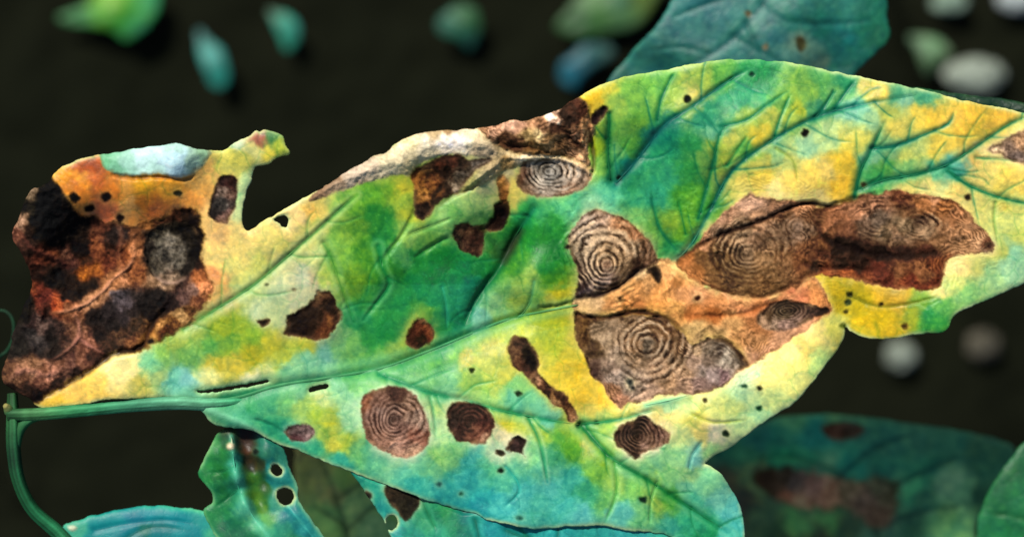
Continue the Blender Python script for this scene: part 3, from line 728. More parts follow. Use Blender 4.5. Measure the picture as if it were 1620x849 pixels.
MAIN_L = [
 # 0 blue-white back of the rolled-over margin
 dict(n='rolled_margin', fringe=0, label='pale blue-green underside of the rolled-over margin', p=[(158,242),(190,234),(220,228),(253,225),(278,219),(296,226),(322,230),(334,242),(318,262),(300,277),(278,282),(250,275),(225,278),(195,277),(175,272),(163,263)],
      c=[(165,258,90,180,120),(180,262,105,190,140),(200,255,140,208,178),(230,255,172,228,216),(265,250,178,232,238),(285,258,170,228,238),(305,258,150,202,168),(322,246,135,192,140),(240,270,160,220,200),(272,235,150,205,185)],
      halo=None, edge=.3, ec=(130,90,40), depth=-1, bulge=2, grain=.05, crumple=.6, gs=12, rag=2.2, mat=M_BLADE),
 # 1 big black rot on the left end
 dict(label='black and rust-coloured rotted end of the leaf', p=[(91,290),(110,315),(128,338),(150,342),(165,352),(186,348),(205,356),(232,350),(262,338),(300,330),(317,350),(322,385),(320,415),(335,440),(340,456),(328,482),(300,511),(253,538),(223,552),(196,556),(177,558),(152,578),(106,606),(62,634),(40,642),(-10,625),(-12,560),(20,480),(10,420),(0,370),(20,320),(45,285),(75,278)],
      c=[(75,300,28,27,20),(60,330,24,24,18),(70,315,24,23,17),(75,350,24,23,17),(55,350,26,25,19),(95,355,26,24,18),(110,355,28,25,19),(80,370,27,24,18),(48,368,60,44,36),(90,340,28,25,20),(45,330,36,34,27),(33,352,150,125,110),(24,372,120,85,75),(53,301,140,125,110),(110,340,32,26,20),(130,350,38,32,27),(60,370,30,28,22),(90,380,30,27,22),(100,365,40,36,30),(45,390,62,45,38),(60,405,105,65,50),(80,405,120,75,55),(100,405,110,80,70),(112,420,85,60,55),
         (130,390,35,28,25),(150,395,140,90,65),(145,425,160,100,55),(135,432,175,110,50),(140,410,90,60,40),(165,360,110,75,60),(185,375,60,50,48),(190,365,85,75,75),(180,400,90,60,45),(170,415,130,80,60),(200,400,150,95,65),(210,395,185,130,95),(205,425,165,110,80),(195,440,180,130,100),(215,430,150,100,70),(215,370,150,105,80),(230,355,165,115,75),(250,350,120,85,60),(200,345,170,110,75),
         (80,440,38,33,28),(95,440,42,36,32),(65,430,60,42,35),(110,445,48,38,33),(60,465,150,82,62),(65,470,125,70,62),(52,460,120,75,50),(85,482,190,95,60),(95,480,200,110,75),(75,490,90,55,45),(110,470,45,35,30),(130,460,40,33,28),(150,455,45,36,32),(40,475,30,30,24),(50,510,75,60,60),(38,500,34,32,26),(65,510,110,95,95),
         (105,490,130,90,70),(120,490,170,120,95),(140,478,185,140,110),(155,465,180,135,105),(170,452,165,120,90),(180,445,160,115,85),(60,540,75,72,75),(45,525,60,58,60),(30,545,50,48,45),(80,535,45,40,38),(95,520,70,60,58),(85,555,55,48,45),(105,540,90,72,65),(115,525,140,105,90),(125,535,160,115,100),(140,545,170,120,105),(120,515,120,90,75),
         (150,500,50,42,40),(170,490,58,52,55),(190,470,82,80,90),(196,480,88,84,94),(180,515,45,40,40),(200,500,60,54,58),(160,530,55,45,42),(210,490,55,48,48),(230,480,42,38,38),(250,470,40,36,36),(215,510,90,75,60),(190,530,100,80,65),(175,545,70,55,45),(240,500,35,28,24),(270,480,45,36,36),(290,470,95,78,78),(305,460,120,98,94),(310,475,130,90,70),(330,455,205,140,100),(318,440,170,110,75),(300,490,120,90,60),
         (275,510,150,110,70),(255,515,190,145,95),(240,530,165,120,70),(225,545,120,85,45),(265,525,80,55,35),(285,500,170,140,100),(210,540,140,100,75),(230,515,110,85,60),(150,560,70,52,45),(130,570,110,80,70),(110,575,100,75,70),(90,580,150,110,95),(70,590,165,120,100),(50,585,175,135,110),(30,590,140,105,90),(15,595,110,85,70),(25,605,130,100,85),(60,605,130,95,85),(80,595,170,125,110),(100,590,110,85,78),(120,590,55,42,38),(90,605,60,45,40),(40,615,60,45,38),(60,622,38,28,24),(20,612,55,42,36),
         (240,370,70,60,52),(240,400,70,60,52),(300,360,40,32,26),(310,390,30,24,20),(305,420,40,30,26),(280,345,85,60,45),(255,365,60,52,48),(285,440,60,48,45),(262,447,150,128,110),(245,440,140,115,95),(280,438,120,98,85)],
      soft=3.5, warp=6.0, gs=13.0, grain=.26, desat=.08, gain=.86, fuzz=5.0, contour=(11.0, .3), blotch=(.12, 20.0), crumple=3.2, depth=2, rag=4.0, edge=.35, ec=(40,26,18), halo=((235,205,110),7,.35)),
 # 2 dark disc with a grey centre
 dict(label='round black spot with a grey ringed centre', p=[(232,372),(250,356),(275,350),(300,352),(314,370),(317,395),(310,420),(296,436),(275,446),(252,443),(236,428),(228,400)],
      c=[(260,390,105,103,98),(270,380,112,110,104),(255,405,72,72,70),(265,405,60,60,60),(280,400,95,94,90),(282,385,90,88,84),(250,385,80,80,76),(275,418,80,79,76),(300,375,32,28,22),(308,400,24,21,17),(300,425,38,34,30),(250,430,70,68,64),(240,415,56,54,50),(270,440,150,130,115),(255,438,125,108,95),(275,358,36,33,26),(250,362,60,58,50),(290,365,30,26,20),(238,390,50,46,42)],
      rings=[(266,402,1.0,0,15,.55,48,(150,148,142),(38,38,38))], halo=None, soft=5, edge=.5, ec=(28,20,16), depth=3.5, grain=.28, rag=2.0),
 # 3
 dict(label='elongated charcoal spot on the torn flap', p=[(347,281),(368,277),(376,290),(373,322),(362,350),(352,353),(335,344),(330,332),(338,300)],
      c=[(358,285,50,32,32),(368,285,60,35,30),(352,300,105,92,88),(362,305,95,75,70),(345,320,56,56,58),(352,325,70,70,72),(365,325,60,54,56),(340,338,36,34,34),(352,345,130,100,95),(360,340,110,85,85),(335,332,30,28,28)],
      halo=((230,190,120),8,.3), edge=.55, depth=3, grain=.3),
 # 4 dead spot with a beige fringe
 dict(label='dark brown hollow spot with a beige fringe', p=[(507,459),(522,463),(533,479),(543,499),(535,514),(517,534),(497,537),(472,533),(449,528),(452,517),(455,500),(477,489),(492,476),(500,463)],
      c=[(510,470,70,50,35),(490,495,45,32,22),(470,510,38,28,20),(500,515,52,36,24),(522,510,115,75,42),(515,520,105,65,38),(533,500,60,42,28),(480,527,40,27,18),(525,485,48,34,24),(505,465,130,110,80)],
      halo=((185,178,140),11,.45), depth=4, edge=.5, rag=2.6),
 dict(n='spot', p=[(406,507),(418,503),(428,505),(424,513),(412,516)], c=[(417,509,22,18,12)], halo=((195,210,150),7,.4), edge=.2, depth=2.5),
 # 6
 dict(label='small reddish brown spot ringed with yellow', p=[(655,507),(668,504),(683,513),(685,533),(676,545),(657,552),(644,545),(646,525)], c=[(672,515,130,70,45),(660,520,95,55,35),(665,535,50,40,22),(652,540,80,48,32),(678,530,110,60,35),(660,547,45,34,24)], halo=((205,200,95),9,.75), depth=3.5, edge=.55, rag=2.6),
 # 7-9 brown holes under the fold
 dict(label='ragged brown spot in the dark green fold', p=[(724,356),(746,353),(767,356),(769,371),(764,388),(761,405),(746,402),(730,396),(717,378)], c=[(745,365,105,75,58),(735,375,85,62,50),(755,378,70,48,38),(750,392,80,58,46),(765,362,60,40,30),(726,380,75,66,52)], halo=((190,205,120),6,.3), depth=3.5, rag=4.0, edge=.35),
 dict(n='spot', label='black ragged gap beside the brown spot', p=[(784,325),(793,318),(804,320),(805,343),(797,360),(780,366),(766,362),(772,352),(781,343)], c=[(792,340,38,22,16),(785,352,45,28,20)], halo=((200,195,100),6,.4), depth=4, rag=2.5),
 # 10 dry pale margin
 dict(n='dried_margin', fringe=.2, label='papery cream-white dried margin rolled along the top edge', p=[(488,318),(503,300),(528,278),(560,262),(593,243),(612,238),(640,214),(690,202),(745,201),(775,206),(795,228),(830,240),(870,244),(905,250),(935,268),(934,285),(915,270),(880,256),(850,258),(826,262),(800,268),(775,285),(745,300),(730,302),(752,268),(775,252),(735,246),(697,246),(665,260),(648,276),(620,278),(590,284),(560,294),(530,304),(505,314)],
      c=[(500,312,140,115,95),(530,292,165,148,130),(525,285,130,105,85),(560,280,176,168,158),(590,262,182,174,160),(600,272,190,188,165),(612,255,205,205,175),(640,250,215,212,180),(630,240,222,218,185),(650,228,215,210,165),(670,225,222,220,200),(700,222,232,232,232),(720,228,235,235,240),(740,222,222,218,195),(690,212,170,155,120),(705,208,145,120,85),(760,225,205,195,165),(770,240,170,158,138),(650,262,195,190,150),(680,245,205,202,178),
         (790,246,175,160,120),(815,240,205,195,160),(840,243,220,212,200),(870,249,235,220,205),(900,254,230,212,190),(925,268,215,180,150),(780,262,180,165,130),(765,280,172,170,130),(745,292,165,180,110),(800,258,160,130,80),(770,290,170,175,125)],
      halo=((200,205,140),8,.3), edge=.12, depth=-2, bulge=9, crumple=1.6, grain=.11, rag=2.5),
 # 11 brown curl
 dict(n='curled_margin', label='crumpled brown margin curled up at the top edge', p=[(756,199),(782,196),(805,186),(827,188),(853,181),(875,172),(890,164),(908,150),(928,160),(934,182),(940,200),(934,225),(930,245),(936,268),(918,256),(895,248),(860,246),(830,244),(800,238),(782,226),(766,214)],
      c=[(765,205,105,80,60),(785,205,150,115,95),(805,196,190,150,130),(825,198,170,130,110),(840,195,140,105,80),(875,184,200,165,145),(855,200,110,80,60),(800,218,75,55,38),(820,225,80,58,42),(835,215,150,130,85),(850,212,165,148,105),(845,230,120,88,52),(870,225,135,105,70),(890,232,100,75,52),(880,205,75,55,42),(895,215,95,72,55),(910,215,120,85,65),(915,235,110,82,62),(925,215,165,115,75),(930,200,180,130,85),(925,245,175,140,105),(905,185,50,34,26),(915,175,75,45,32)],
      halo=((215,185,95),5,.35), gain=1.22, contour=(9.0, .6), blotch=(.12, 14.0), crumple=4.0, grain=.24, gs=13.0, depth=-4, bulge=5, soft=5, rag=3.0, edge=.25),
 dict(n='spot', label='black patch at the end of the brown curl', p=[(884,178),(907,157),(926,161),(930,177),(908,194),(894,192)], c=[(905,172,66,48,36),(918,170,92,60,44),(895,186,52,40,32)], halo=None, depth=5, edge=.2),
 dict(n='spot', label='black notch beside the yellow corner of the fold', p=[(936,182),(955,166),(961,174),(951,189),(942,200),(935,192)], c=[(948,180,20,12,16),(942,195,48,28,36)], halo=None, depth=5, edge=.2),
 # 14 orange-brown upper spot
 dict(label='orange and black spot below the pale margin', p=[(649,276),(665,263),(696,247),(728,246),(742,254),(768,251),(777,255),(752,270),(739,288),(724,306),(696,318),(679,340),(668,349),(655,340),(653,325),(655,295)],
      c=[(665,285,150,95,45),(672,300,175,120,55),(685,290,130,80,45),(680,310,170,115,60),(668,318,160,110,55),(660,335,28,20,24),(668,342,35,25,26),(672,330,45,32,24),(700,255,66,42,30),(715,258,78,50,38),(695,265,75,45,30),(735,262,60,48,38),(710,275,58,40,28),(725,285,85,78,70),(720,295,150,138,122),(735,275,95,88,82),(705,300,48,36,26),(690,315,50,38,28),(755,258,120,112,105),(690,278,60,42,30),(678,272,90,70,50)],
      rings=[(676,296,1.0,0,13,.5,34,(190,125,55),(60,40,26)),(722,285,1.4,-35,8,.55,24,(165,155,140),(42,34,28))], halo=((205,185,80),8,.3), soft=4, edge=.5, grain=.28),
 # 15 grey target
 dict(label='grey target-like spot with black rings under the brown curl', p=[(827,255),(855,250),(888,252),(913,262),(931,273),(929,292),(908,305),(880,312),(850,312),(828,303),(817,289),(821,272)],
      c=[(870,278,140,145,148),(850,280,160,158,152),(890,285,150,145,140),(860,265,110,108,102),(905,270,200,180,160),(920,285,150,130,115),(835,290,120,100,85),(870,300,150,142,135),(900,298,150,120,100),(825,285,90,62,50)],
      rings=[(868,272,1.35,8,10.5,.95,60,(168,168,164),(36,34,32))], halo=((215,200,110),6,.4), grain=.24, edge=.5, ec=(60,40,28)),
 dict(n='streak', label='ochre streak beside the grey target spot', p=[(786,282),(798,278),(806,290),(803,310),(800,322),(790,318),(788,300)], c=[(795,290,165,115,55),(798,305,130,85,40),(795,318,110,70,35)], halo=((205,180,90),9,.4), edge=.1),
 # 17 tan dead field
 dict(label='orange-tan dead field between the ringed spots', p=[(905,478),(925,465),(965,452),(1000,432),(1040,412),(1068,412),(1090,425),(1110,448),(1150,462),(1210,466),(1250,450),(1285,438),(1300,452),(1312,478),(1314,492),(1295,508),(1240,545),(1184,580),(1150,590),(1090,560),(1050,515),(1000,500),(940,504),(912,497)],
      c=[(925,478,200,165,120),(945,480,205,172,128),(970,470,215,150,90),(990,480,205,130,70),(1005,460,220,155,90),(1030,440,215,160,100),(1055,430,205,150,95),(1050,460,215,150,85),(1040,485,205,140,70),(1075,440,190,125,70),(1080,465,205,145,95),(1100,470,195,140,100),(1070,490,205,150,80),(1100,490,195,120,65),(1140,475,195,130,80),(1130,495,160,95,50),(1180,480,200,130,85),(1200,490,190,115,70),(1160,510,195,150,95),
         (1100,520,190,160,105),(1130,530,185,150,100),(1170,540,175,125,80),(1200,540,165,120,80),(1220,555,180,135,105),(1250,535,185,140,110),(1270,520,190,140,110),(1200,510,180,120,75),(1180,570,180,135,110),(1230,465,190,110,75),(1265,462,205,120,85),(1290,465,215,140,80),(960,495,195,140,85),(1010,496,160,95,55),(1060,505,150,100,60),(1115,545,170,140,100),(1020,425,200,170,130),(1150,460,205,150,110)],
      halo=((248,232,150),8,.6), grain=.15, desat=.24, gain=.95, contour=(11.0, .35), crumple=2.2, gs=16, rag=3.0, edge=.25, ec=(110,70,40), depth=2),
 # 18 long brown lesion
 dict(label='long brown lesion of merged ringed spots with a black crease', p=[(1067,415),(1095,392),(1128,352),(1153,332),(1184,306),(1199,308),(1247,317),(1285,320),(1296,327),(1326,324),(1357,311),(1394,304),(1421,302),(1455,308),(1501,314),(1528,333),(1556,363),(1572,384),(1569,396),(1547,401),(1516,404),(1501,413),(1493,443),(1479,458),(1440,457),(1400,455),(1363,447),(1332,438),(1287,436),(1268,448),(1250,458),(1210,468),(1170,466),(1130,456),(1098,442),(1078,428)],
      c=[(1085,405,165,110,70),(1110,385,185,140,110),(1150,345,195,155,130),(1190,320,200,165,145),(1230,325,195,150,120),(1270,325,195,145,110),(1140,365,150,125,105),(1170,360,140,120,100),(1200,345,170,135,110),(1240,338,120,92,72),(1110,405,115,88,62),(1130,400,90,72,52),(1150,420,98,80,60),(1125,430,110,85,60),(1100,430,165,115,75),(1170,440,100,80,58),(1210,450,110,85,60),(1180,400,115,98,82),(1200,385,125,102,85),(1210,410,130,105,80),(1220,430,120,95,70),(1240,415,130,100,75),
         (1260,365,135,115,102),(1240,360,130,108,92),(1280,360,115,95,80),(1290,345,110,80,60),(1310,350,135,95,72),(1330,345,150,105,80),(1350,335,165,120,95),(1340,365,120,85,68),(1370,325,140,105,85),(1390,318,150,112,92),(1370,355,120,100,88),(1390,350,110,98,90),(1400,365,140,120,98),(1430,355,160,140,115),(1420,370,150,122,100),(1460,350,105,85,75),(1465,365,165,140,115),(1440,335,110,82,62),(1460,325,165,115,78),(1490,330,160,110,72),(1510,345,165,120,88),(1530,365,170,130,98),(1550,385,175,140,110),(1562,390,90,60,48),(1500,370,150,115,88),(1480,385,150,115,88),(1520,390,160,125,95),(1430,310,125,85,65),(1480,318,180,135,105),
         (1300,380,95,68,48),(1330,385,50,38,30),(1350,392,52,38,30),(1390,402,58,44,36),(1430,404,70,50,42),(1470,400,85,58,45),(1280,390,105,75,55),(1300,405,110,75,55),(1270,410,130,90,65),(1290,420,80,62,48),(1330,415,75,58,46),(1360,415,78,56,44),(1390,420,105,62,48),(1420,425,120,84,62),(1450,425,126,88,64),(1470,435,122,86,62),(1440,445,125,70,50),(1480,420,125,78,52),(1400,440,115,68,52),(1340,432,150,88,58),(1300,430,155,95,65),(1370,440,140,85,62),(1490,440,105,62,42),(1475,452,110,62,42)],
      rings=[(1182,402,1.25,-15,10.5,.85,78,(185,160,130),(58,44,32)),(1262,362,1.35,-8,8.5,.6,36,(185,160,140),(58,42,32)),(1390,352,1.45,-6,10.5,.95,50,(186,158,128),(54,40,32)),(1452,360,1.5,6,10.5,.9,46,(190,162,130),(58,42,34))],
      soft=4.5, warp=5, gs=16, grain=.20, desat=.12, gain=.92, contour=(7.0, .5), crumple=3.4, ridge=2.2, depth=3.0, rag=3.0, halo=((250,235,150),10,.65), edge=.3, ec=(95,55,38)),
 # 19 spiral
 dict(label='shell-like ringed grey-brown spot in the centre', p=[(904,366),(918,346),(931,336),(946,332),(981,343),(1001,356),(1022,374),(1034,396),(1042,416),(1026,421),(1007,429),(989,445),(966,457),(943,465),(912,470),(913,442),(910,417),(900,391)],
      c=[(930,350,175,160,150),(950,345,165,140,125),(985,355,165,115,80),(1005,370,170,115,80),(920,375,160,148,135),(950,370,160,142,120),(980,375,165,140,112),(1000,390,165,138,108),(1020,395,150,112,85),(1030,410,130,95,72),(910,395,125,115,100),(930,400,140,128,112),(955,400,150,125,95),(960,420,120,95,80),(985,410,170,140,105),(990,430,130,105,80),(935,430,110,100,92),(940,450,135,120,118),(960,445,150,130,125),(920,450,62,50,52),(918,430,70,58,52),(925,462,60,55,68),(950,460,60,55,60),(975,448,70,58,50),(1010,420,80,60,46)],
      rings=[(960,421,1.0,0,11.5,1.0,100,(202,178,146),(66,50,38))], halo=((225,222,150),8,.55), drift=(0.0, -0.30), gain=1.03, soft=5, grain=.24, ridge=2.4, depth=1.5, bulge=3, rag=2.5, edge=.45),
 dict(n='spot', label='small black patch under the ringed centre spot', p=[(1023,424),(1039,420),(1046,434),(1043,447),(1034,441)], c=[(1036,430,34,25,18)], halo=None, depth=3, edge=.1, rag=2.5),
 # 21 lower big
 dict(label='largest ringed brown spot with a grey wrinkled side lobe', p=[(908,494),(928,499),(943,503),(986,498),(1022,498),(1057,506),(1083,528),(1094,545),(1110,540),(1128,534),(1150,540),(1168,556),(1185,577),(1170,588),(1152,604),(1133,617),(1095,623),(1057,623),(1022,633),(992,638),(982,647),(969,633),(953,608),(934,593),(928,566),(911,537)],
      c=[(925,510,110,82,50),(920,535,100,75,48),(945,520,130,112,92),(940,550,95,76,56),(955,540,165,145,120),(975,520,150,128,105),(1000,515,140,115,90),(1035,515,110,85,62),(1060,525,120,90,65),(1075,545,135,105,78),(1020,545,95,88,80),(1005,545,150,118,88),(1040,555,130,108,88),(1000,570,165,138,110),(1040,580,155,128,105),(975,565,160,142,125),(960,580,140,120,108),(945,585,90,72,66),(940,600,95,74,66),(970,600,165,148,140),(990,600,150,138,132),(1010,610,150,132,120),(965,620,165,120,90),(980,635,175,125,100),(1030,620,185,155,135),(1060,605,160,128,98),(1080,590,165,135,108),(1075,570,150,122,95),
         (1100,570,160,135,120),(1125,550,130,118,105),(1135,555,85,76,70),(1150,565,165,160,150),(1160,575,150,140,128),(1115,585,140,128,125),(1130,595,165,150,155),(1145,595,130,105,115),(1160,585,160,148,145),(1170,570,62,55,46),(1178,576,55,45,38),(1110,605,135,112,110),(1130,610,120,100,100),(1080,612,150,122,105),(1120,565,120,105,95),(1105,550,175,150,120)],
      rings=[(1021,546,1.0,0,11.5,.95,92,(198,176,150),(62,46,36)),(1136,570,1.0,0,11,.4,40,(190,180,175),(70,60,58))],
      soft=5, grain=.20, gs=14, gain=.93, contour=(7.0, .35), ridge=2.0, depth=2.5, crumple=2.6, rag=3.0, halo=((250,228,130),9,.6), edge=.4, ec=(70,45,32)),
 # 22 dark oval
 dict(label='dark oval spot beside the yellow lobe', p=[(1198,502),(1206,490),(1224,478),(1247,474),(1285,482),(1312,489),(1300,497),(1280,506),(1252,521),(1217,522),(1203,514)],
      c=[(1215,495,85,68,52),(1235,485,55,46,36),(1260,484,45,36,28),(1290,488,52,40,34),(1225,508,150,128,112),(1245,512,140,115,110),(1260,505,110,90,85),(1280,497,85,66,60),(1208,508,160,130,105),(1240,498,75,66,50)],
      rings=[(1245,492,1.9,-4,8,.7,52,(165,140,122),(45,36,28))], halo=((205,150,110),5,.3), edge=.4, depth=3.5),
 # 23.. lower half
 dict(label='large pale-rimmed ringed spot on the lower half', p=[(571,632),(582,622),(599,614),(623,610),(651,620),(669,645),(680,675),(675,703),(654,721),(629,722),(599,710),(579,692),(573,660)],
      c=[(600,635,95,72,66),(625,625,75,56,50),(590,660,110,85,80),(620,655,95,76,72),(630,680,110,84,80),(650,640,130,105,92),(665,660,150,128,118),(660,690,135,90,78),(640,705,160,120,108),(610,700,150,112,98),(590,685,130,95,82),(650,715,170,135,115),(625,712,165,130,115),(600,650,120,100,98),(577,640,120,78,60)],
      rings=[(624,663,1.0,0,8.5,.75,62,(172,140,128),(62,44,40))], halo=((205,222,180),9,.85), grain=.22, ridge=1.5, edge=.3, ec=(70,45,36)),
 dict(label='dark round spot with reddish rings on the lower half', p=[(706,653),(712,642),(722,634),(746,637),(772,647),(782,667),(777,690),(762,703),(742,698),(722,697),(710,678)],
      c=[(725,650,48,38,32),(750,655,58,42,36),(740,670,66,52,44),(765,665,62,40,36),(730,685,72,52,46),(755,690,100,66,56),(770,680,90,58,50),(715,665,60,48,42),(775,695,160,125,105),(765,652,40,30,26)],
      rings=[(742,668,1.0,0,8.5,.55,44,(125,88,76),(42,32,28))], halo=((215,222,165),9,.7), grain=.24, edge=.45, depth=3.5),
 dict(n='spot', label='small torn black spot next to the dark round spot', p=[(804,701),(814,692),(820,688),(826,692),(832,697),(827,711),(831,722),(819,716),(806,713),(800,710)], c=[(818,702,70,54,54),(825,695,30,24,22),(808,707,40,32,30)], halo=((220,222,185),8,.6), edge=.3, rag=2.5),
 dict(n='spot', p=[(786,712),(794,713),(800,717),(794,721),(787,718)], c=[(793,716,36,40,32)], halo=((215,220,185),5,.5), edge=.1),
 # keyhole
 dict(label='keyhole-shaped dark spot trailing to a tan tail', p=[(802,548),(806,537),(815,532),(832,535),(842,545),(848,556),(853,573),(851,586),(863,601),(878,614),(893,622),(906,642),(912,653),(911,666),(899,666),(893,648),(876,642),(865,627),(848,610),(832,595),(812,579),(805,562)],
      c=[(812,545,80,62,48),(825,545,58,44,34),(835,560,40,34,24),(842,575,34,28,20),(815,560,90,68,52),(820,575,85,60,44),(838,585,70,48,38),(845,598,90,66,50),(850,602,175,130,100),(858,608,80,56,40),(866,620,60,42,32),(878,625,150,108,68),(886,622,80,55,38),(880,635,170,130,90),(893,632,70,48,34),(900,645,110,75,52),(904,658,160,115,80),(890,640,150,110,70)],
      halo=((225,205,95),8,.6), soft=4, edge=.5, depth=3.5, rag=2.4, grain=.26),
 dict(label='dark round spot against the lower side vein', p=[(971,686),(978,677),(989,669),(1005,662),(1012,657),(1022,659),(1040,671),(1060,684),(1057,698),(1040,709),(1022,713),(1006,725),(990,714),(974,701)],
      c=[(990,680,52,40,34),(1005,690,46,36,26),(1015,668,32,26,22),(1035,678,80,60,54),(1045,690,130,98,90),(1030,695,80,62,52),(1025,706,150,120,112),(1000,705,56,44,36),(1052,695,150,118,105),(985,695,60,48,40)],
      rings=[(1008,690,1.1,20,7.5,.65,52,(150,122,108),(38,30,24))], halo=((238,228,180),8,.8), grain=.26, edge=.45, depth=3.5),
 dict(label='small purplish grey spot near the leaf base', p=[(450,682),(460,673),(478,670),(494,676),(497,688),(484,697),(468,697),(455,692)], c=[(462,682,75,68,72),(475,680,95,82,88),(488,684,130,112,120),(470,692,95,66,76)], halo=((190,215,180),7,.5), edge=.3),
 dict(label='grey-brown spot towards the leaf tip', p=[(1562,237),(1580,226),(1605,212),(1650,196),(1690,215),(1680,250),(1640,262),(1605,256),(1585,246)], c=[(1575,238,190,170,140),(1590,235,130,110,100),(1605,245,110,98,98),(1615,225,165,130,100),(1640,230,120,95,75)], halo=((235,225,170),9,.6), grain=.25),
 dict(n='spot', p=[(1558,386),(1566,383),(1571,389),(1568,395),(1561,394)], c=[(1565,389,50,30,28)], halo=((245,238,200),6,.5), edge=.2),
]
for (x, y, r, c) in [(1088,157,7,(22,26,18)),(1274,210,7,(24,26,20)),(1367,292,5,(70,70,46)),(979,281,4.5,(20,50,40)),(747,585,5,(40,56,24)),(821,622,6,(30,54,34)),(1177,611,5,(20,70,50)),(1202,614,5,(26,30,20)),
   (1201,645,5.5,(14,64,44)),(1149,686,5.5,(40,62,44)),(1115,632,5,(62,58,40)),(1018,790,7,(14,46,36)),(793,744,5,(20,50,40)),(695,766,5.5,(30,76,82)),(730,781,4,(22,82,70)),(705,807,9,(84,44,40)),(733,812,6,(70,96,64)),(822,819,5,(24,86,84)),
   (981,472,4,(36,22,14)),(1104,471,4.5,(80,40,26)),(1394,481,4,(26,22,10)),(1345,466,5,(60,66,24)),(1341,478,6,(60,76,46)),(1431,516,6,(86,70,26)),(1338,493,4,(76,72,26)),(1531,312,6,(60,50,34)),(281,306,6,(46,50,36)),(168,312,9,(34,30,32)),(118,313,9,(30,28,22)),(140,330,8,(30,26,20)),(237,540,6,(34,26,22)),
   (1334,516,6,(96,120,40)),(996,604,5,(60,70,74)),(1000,612,4,(50,56,60)),(190,345,7,(40,30,28)),(898,390,5,(40,34,28)),(1190,118,4,(20,80,70)),(422,450,3.5,(110,130,90)),(466,458,3.5,(110,110,84)),(916,672,5,(34,96,60)),(944,668,4,(34,90,60))]:
    rr = random.Random(int(x * 7 + y)); k = 7
    MAIN_L.append(dict(n='spot', p=[(x + r * rr.uniform(.7, 1.15) * math.cos(2 * math.pi * a / k), y + r * rr.uniform(.55, 1.0) * math.sin(2 * math.pi * a / k)) for a in range(k)],
                       c=[(x, y) + c], halo=((205, 212, 140), 5, .25), edge=0, rag=1.4, fringe=0, fuzz=3.0, depth=1.6, crumple=.5))

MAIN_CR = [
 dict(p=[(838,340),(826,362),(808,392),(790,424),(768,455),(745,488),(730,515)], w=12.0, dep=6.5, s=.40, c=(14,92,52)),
 dict(p=[(828,360),(816,378),(802,402),(794,420)], w=9.0, dep=2, s=.75, c=(66,60,42)),  # shade in the slot under the fold, painted brown
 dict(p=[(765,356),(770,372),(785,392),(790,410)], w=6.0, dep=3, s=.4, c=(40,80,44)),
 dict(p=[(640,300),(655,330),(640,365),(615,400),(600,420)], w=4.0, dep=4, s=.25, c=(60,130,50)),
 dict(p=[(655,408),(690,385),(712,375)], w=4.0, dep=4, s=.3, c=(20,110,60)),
 dict(p=[(1070,414),(1100,392),(1140,372),(1180,358),(1215,345),(1245,330),(1280,321),(1310,326),(1345,316),(1390,306)], w=4.2, dep=7, s=.9),  # shadow under the raised margin painted in, over the lesion's own dark border
 dict(p=[(1290,350),(1300,372),(1330,390),(1370,400),(1420,405),(1470,402),(1500,396)], w=7.0, dep=4.5, s=.8),  # dark band below the ringed ridge, painted as its shaded side
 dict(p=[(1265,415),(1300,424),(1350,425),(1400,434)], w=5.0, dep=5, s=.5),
 dict(p=[(905,474),(925,470),(950,466),(980,452),(1008,430),(1025,420)], w=4.5, dep=7, s=.85, c=(40,34,36)),  # painted shadow at the lower left of the spiral spot
 dict(p=[(908,492),(930,500),(960,502),(1000,494),(1030,496),(1060,506),(1085,528)], w=4.2, dep=7, s=.85),  # shadow cast by the tan field's edge, painted as a dark line
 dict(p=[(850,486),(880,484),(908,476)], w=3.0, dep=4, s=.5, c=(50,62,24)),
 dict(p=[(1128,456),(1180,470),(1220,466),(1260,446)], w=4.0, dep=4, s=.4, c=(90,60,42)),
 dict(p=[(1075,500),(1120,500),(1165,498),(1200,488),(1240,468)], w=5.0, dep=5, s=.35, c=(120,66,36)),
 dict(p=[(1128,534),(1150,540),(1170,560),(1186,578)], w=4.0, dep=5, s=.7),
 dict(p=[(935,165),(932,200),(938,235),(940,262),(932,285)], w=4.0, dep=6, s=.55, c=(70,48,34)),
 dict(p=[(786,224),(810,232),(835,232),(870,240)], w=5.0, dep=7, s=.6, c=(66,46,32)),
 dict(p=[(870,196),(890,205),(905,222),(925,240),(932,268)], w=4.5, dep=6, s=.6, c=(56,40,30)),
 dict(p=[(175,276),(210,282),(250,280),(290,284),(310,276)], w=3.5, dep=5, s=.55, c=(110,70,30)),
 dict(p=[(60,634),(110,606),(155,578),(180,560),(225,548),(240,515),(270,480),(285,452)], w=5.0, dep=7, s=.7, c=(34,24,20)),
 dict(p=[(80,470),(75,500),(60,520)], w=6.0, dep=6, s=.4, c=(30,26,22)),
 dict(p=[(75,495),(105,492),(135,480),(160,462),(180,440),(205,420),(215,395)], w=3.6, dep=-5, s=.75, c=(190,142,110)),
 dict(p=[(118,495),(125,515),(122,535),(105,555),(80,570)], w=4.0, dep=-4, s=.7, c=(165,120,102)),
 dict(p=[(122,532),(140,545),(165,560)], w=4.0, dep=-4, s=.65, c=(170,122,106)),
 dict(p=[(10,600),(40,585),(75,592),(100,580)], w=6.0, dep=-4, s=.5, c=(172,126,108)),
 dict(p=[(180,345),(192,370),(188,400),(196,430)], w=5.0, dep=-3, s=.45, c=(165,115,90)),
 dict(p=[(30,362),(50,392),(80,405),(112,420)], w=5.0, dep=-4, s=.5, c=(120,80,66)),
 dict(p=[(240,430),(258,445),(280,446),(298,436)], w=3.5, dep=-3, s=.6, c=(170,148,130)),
 dict(p=[(690,330),(720,308),(745,298),(790,262)], w=3.5, dep=4, s=.35, c=(95,80,52)),
]
